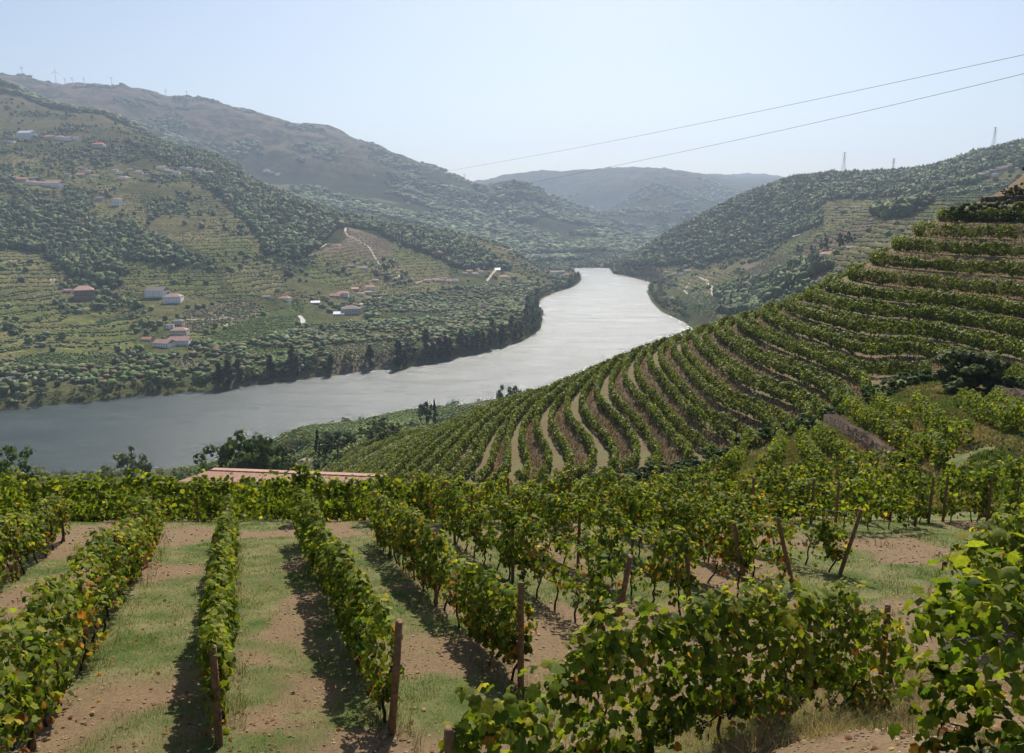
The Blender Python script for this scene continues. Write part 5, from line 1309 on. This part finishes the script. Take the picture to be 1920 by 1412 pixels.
# rough grass between the rows of the small block below the gully
n_ = 150000; y = np.exp(rng2.uniform(math.log(36), math.log(100), n_)); x = rng2.uniform(.16, .72, n_) * y
z, bk_ = ground_full(x, y, True); u, v = proj(x, y, z); ok = (v > interp_v(u, GULLY) - 4) & (v < 960) & (fbm(x, y, 2.5, 2, 4) > -.8); x, y, z = x[ok], y[ok], z[ok]; n_ = len(x)
M3 = frames(np.c_[rng2.normal(0, 1, n_), -1 + rng2.normal(0, .6, n_), rng2.normal(.2, .3, n_)], np.tile((0, 0, 1.), (n_, 1)) + rng2.normal(0, .3, (n_, 3))) * rng2.uniform(.10, .34, n_)[:, None, None] * np.array((.45, 1, 1))
pt_ = np.clip(.5 + 1.3 * fbm(x, y, 5, 2, 14), 0, 1)[:, None]
v_, f, c = inst(CARD_V + (0, .4, 0), CARD_F, M3, np.c_[x, y, z], (C3(.33, .25, .14) * pt_ + C3(.15, .19, .055) * (1 - pt_)) * (.6 + .7 * rng2.random((n_, 1))))
o = link('rough_grass', mesh_np('rough_grass', v_, f, grass_mat, c)); o['kind'] = 'stuff'
for i, (u, v) in enumerate([(1888, 366), (1902, 369), (1916, 366)]):
    x, y, z = hit(u, v, 140)
    tree('bush', x, y, 1.5 + .4 * (i % 3), 1.2, 'shrub', ('green', 'brown', 'olive')[i % 3], 655 + i % 2, 'scrub bush on the brown earth bank at the right edge, ' + ordinal(i + 1) + ' of three', 'bush', 'scrub on the earth bank', 22, 700, .09, z)
# dry grass standing on the terrace banks of the spur
n_ = 260000; y = np.exp(rng2.uniform(math.log(62), math.log(215), n_)); x = rng2.uniform(-.16, .70, n_) * y
z, bk_ = ground_full(x, y, True); u, v = proj(x, y, z); gul = interp_v(u, GULLY)
ok = ((bk_ > .3) & (rng2.random(n_) < .55)) | ((v > gul) & (v < 930) & (u > 1250) & (fbm(x, y, 3.5, 2, 4) > .0)); x, y, z = x[ok], y[ok], z[ok]; low = (v > gul)[ok]; n_ = len(x)
M3 = frames(np.c_[rng2.normal(0, 1, n_), -1 + rng2.normal(0, .6, n_), rng2.normal(.2, .3, n_)], np.tile((0, 0, 1.), (n_, 1)) + rng2.normal(0, .3, (n_, 3))) * rng2.uniform(.18, .42, n_)[:, None, None] * np.array((.45, 1, 1))
cc_ = np.where(rng2.random((n_, 1)) < .25, C3(.13, .135, .05), C3(.235, .16, .095)); cc_ = np.where(low[:, None] & (rng2.random((n_, 1)) < .6), C3(.19, .21, .07), cc_) * (.6 + .7 * rng2.random((n_, 1)))
v_, f, c = inst(CARD_V + (0, .4, 0), CARD_F, M3, np.c_[x, y, z], cc_)
o = link('bank_grass', mesh_np('bank_grass', v_, f, grass_mat, c)); o['kind'] = 'stuff'

# labels shared inside a group are told apart by counting from the left of the photograph
shared = {}
for o in COL.objects:
    if o.parent is None and o.get('label') and o.get('group'): shared.setdefault(o['label'], []).append(o)
for lb, L in shared.items():
    if len(L) > 1 and len(lb.replace('-', ' ').split()) <= 12:
        L.sort(key=lambda o: proj(o.location.x, o.location.y, o.location.z)[0])
        for i, o in enumerate(L): o['label'] = lb + ', ' + (ordinal(i + 1) if i < 60 else 'last') + ' from left'

# ------------------------------------------------------------------ haze
bpy.ops.mesh.primitive_cube_add(size=1, location=(0, 6900, 640 - 5))
hz = bpy.context.object; hz.name = 'haze'; hz.scale = (24000, 14400, 1290); hz['kind'] = 'stuff'
hm = bpy.data.materials.new('haze_air'); hm.use_nodes = True; hn = hm.node_tree
hn.nodes.remove(hn.nodes['Principled BSDF'])
pv = hn.nodes.new('ShaderNodeVolumePrincipled'); pv.inputs['Color'].default_value = (.64, .78, 1, 1); pv.inputs['Density'].default_value = 0.000085; pv.inputs['Anisotropy'].default_value = .25
hn.links.new(pv.outputs[0], hn.nodes['Material Output'].inputs['Volume']); hz.data.materials.append(hm)
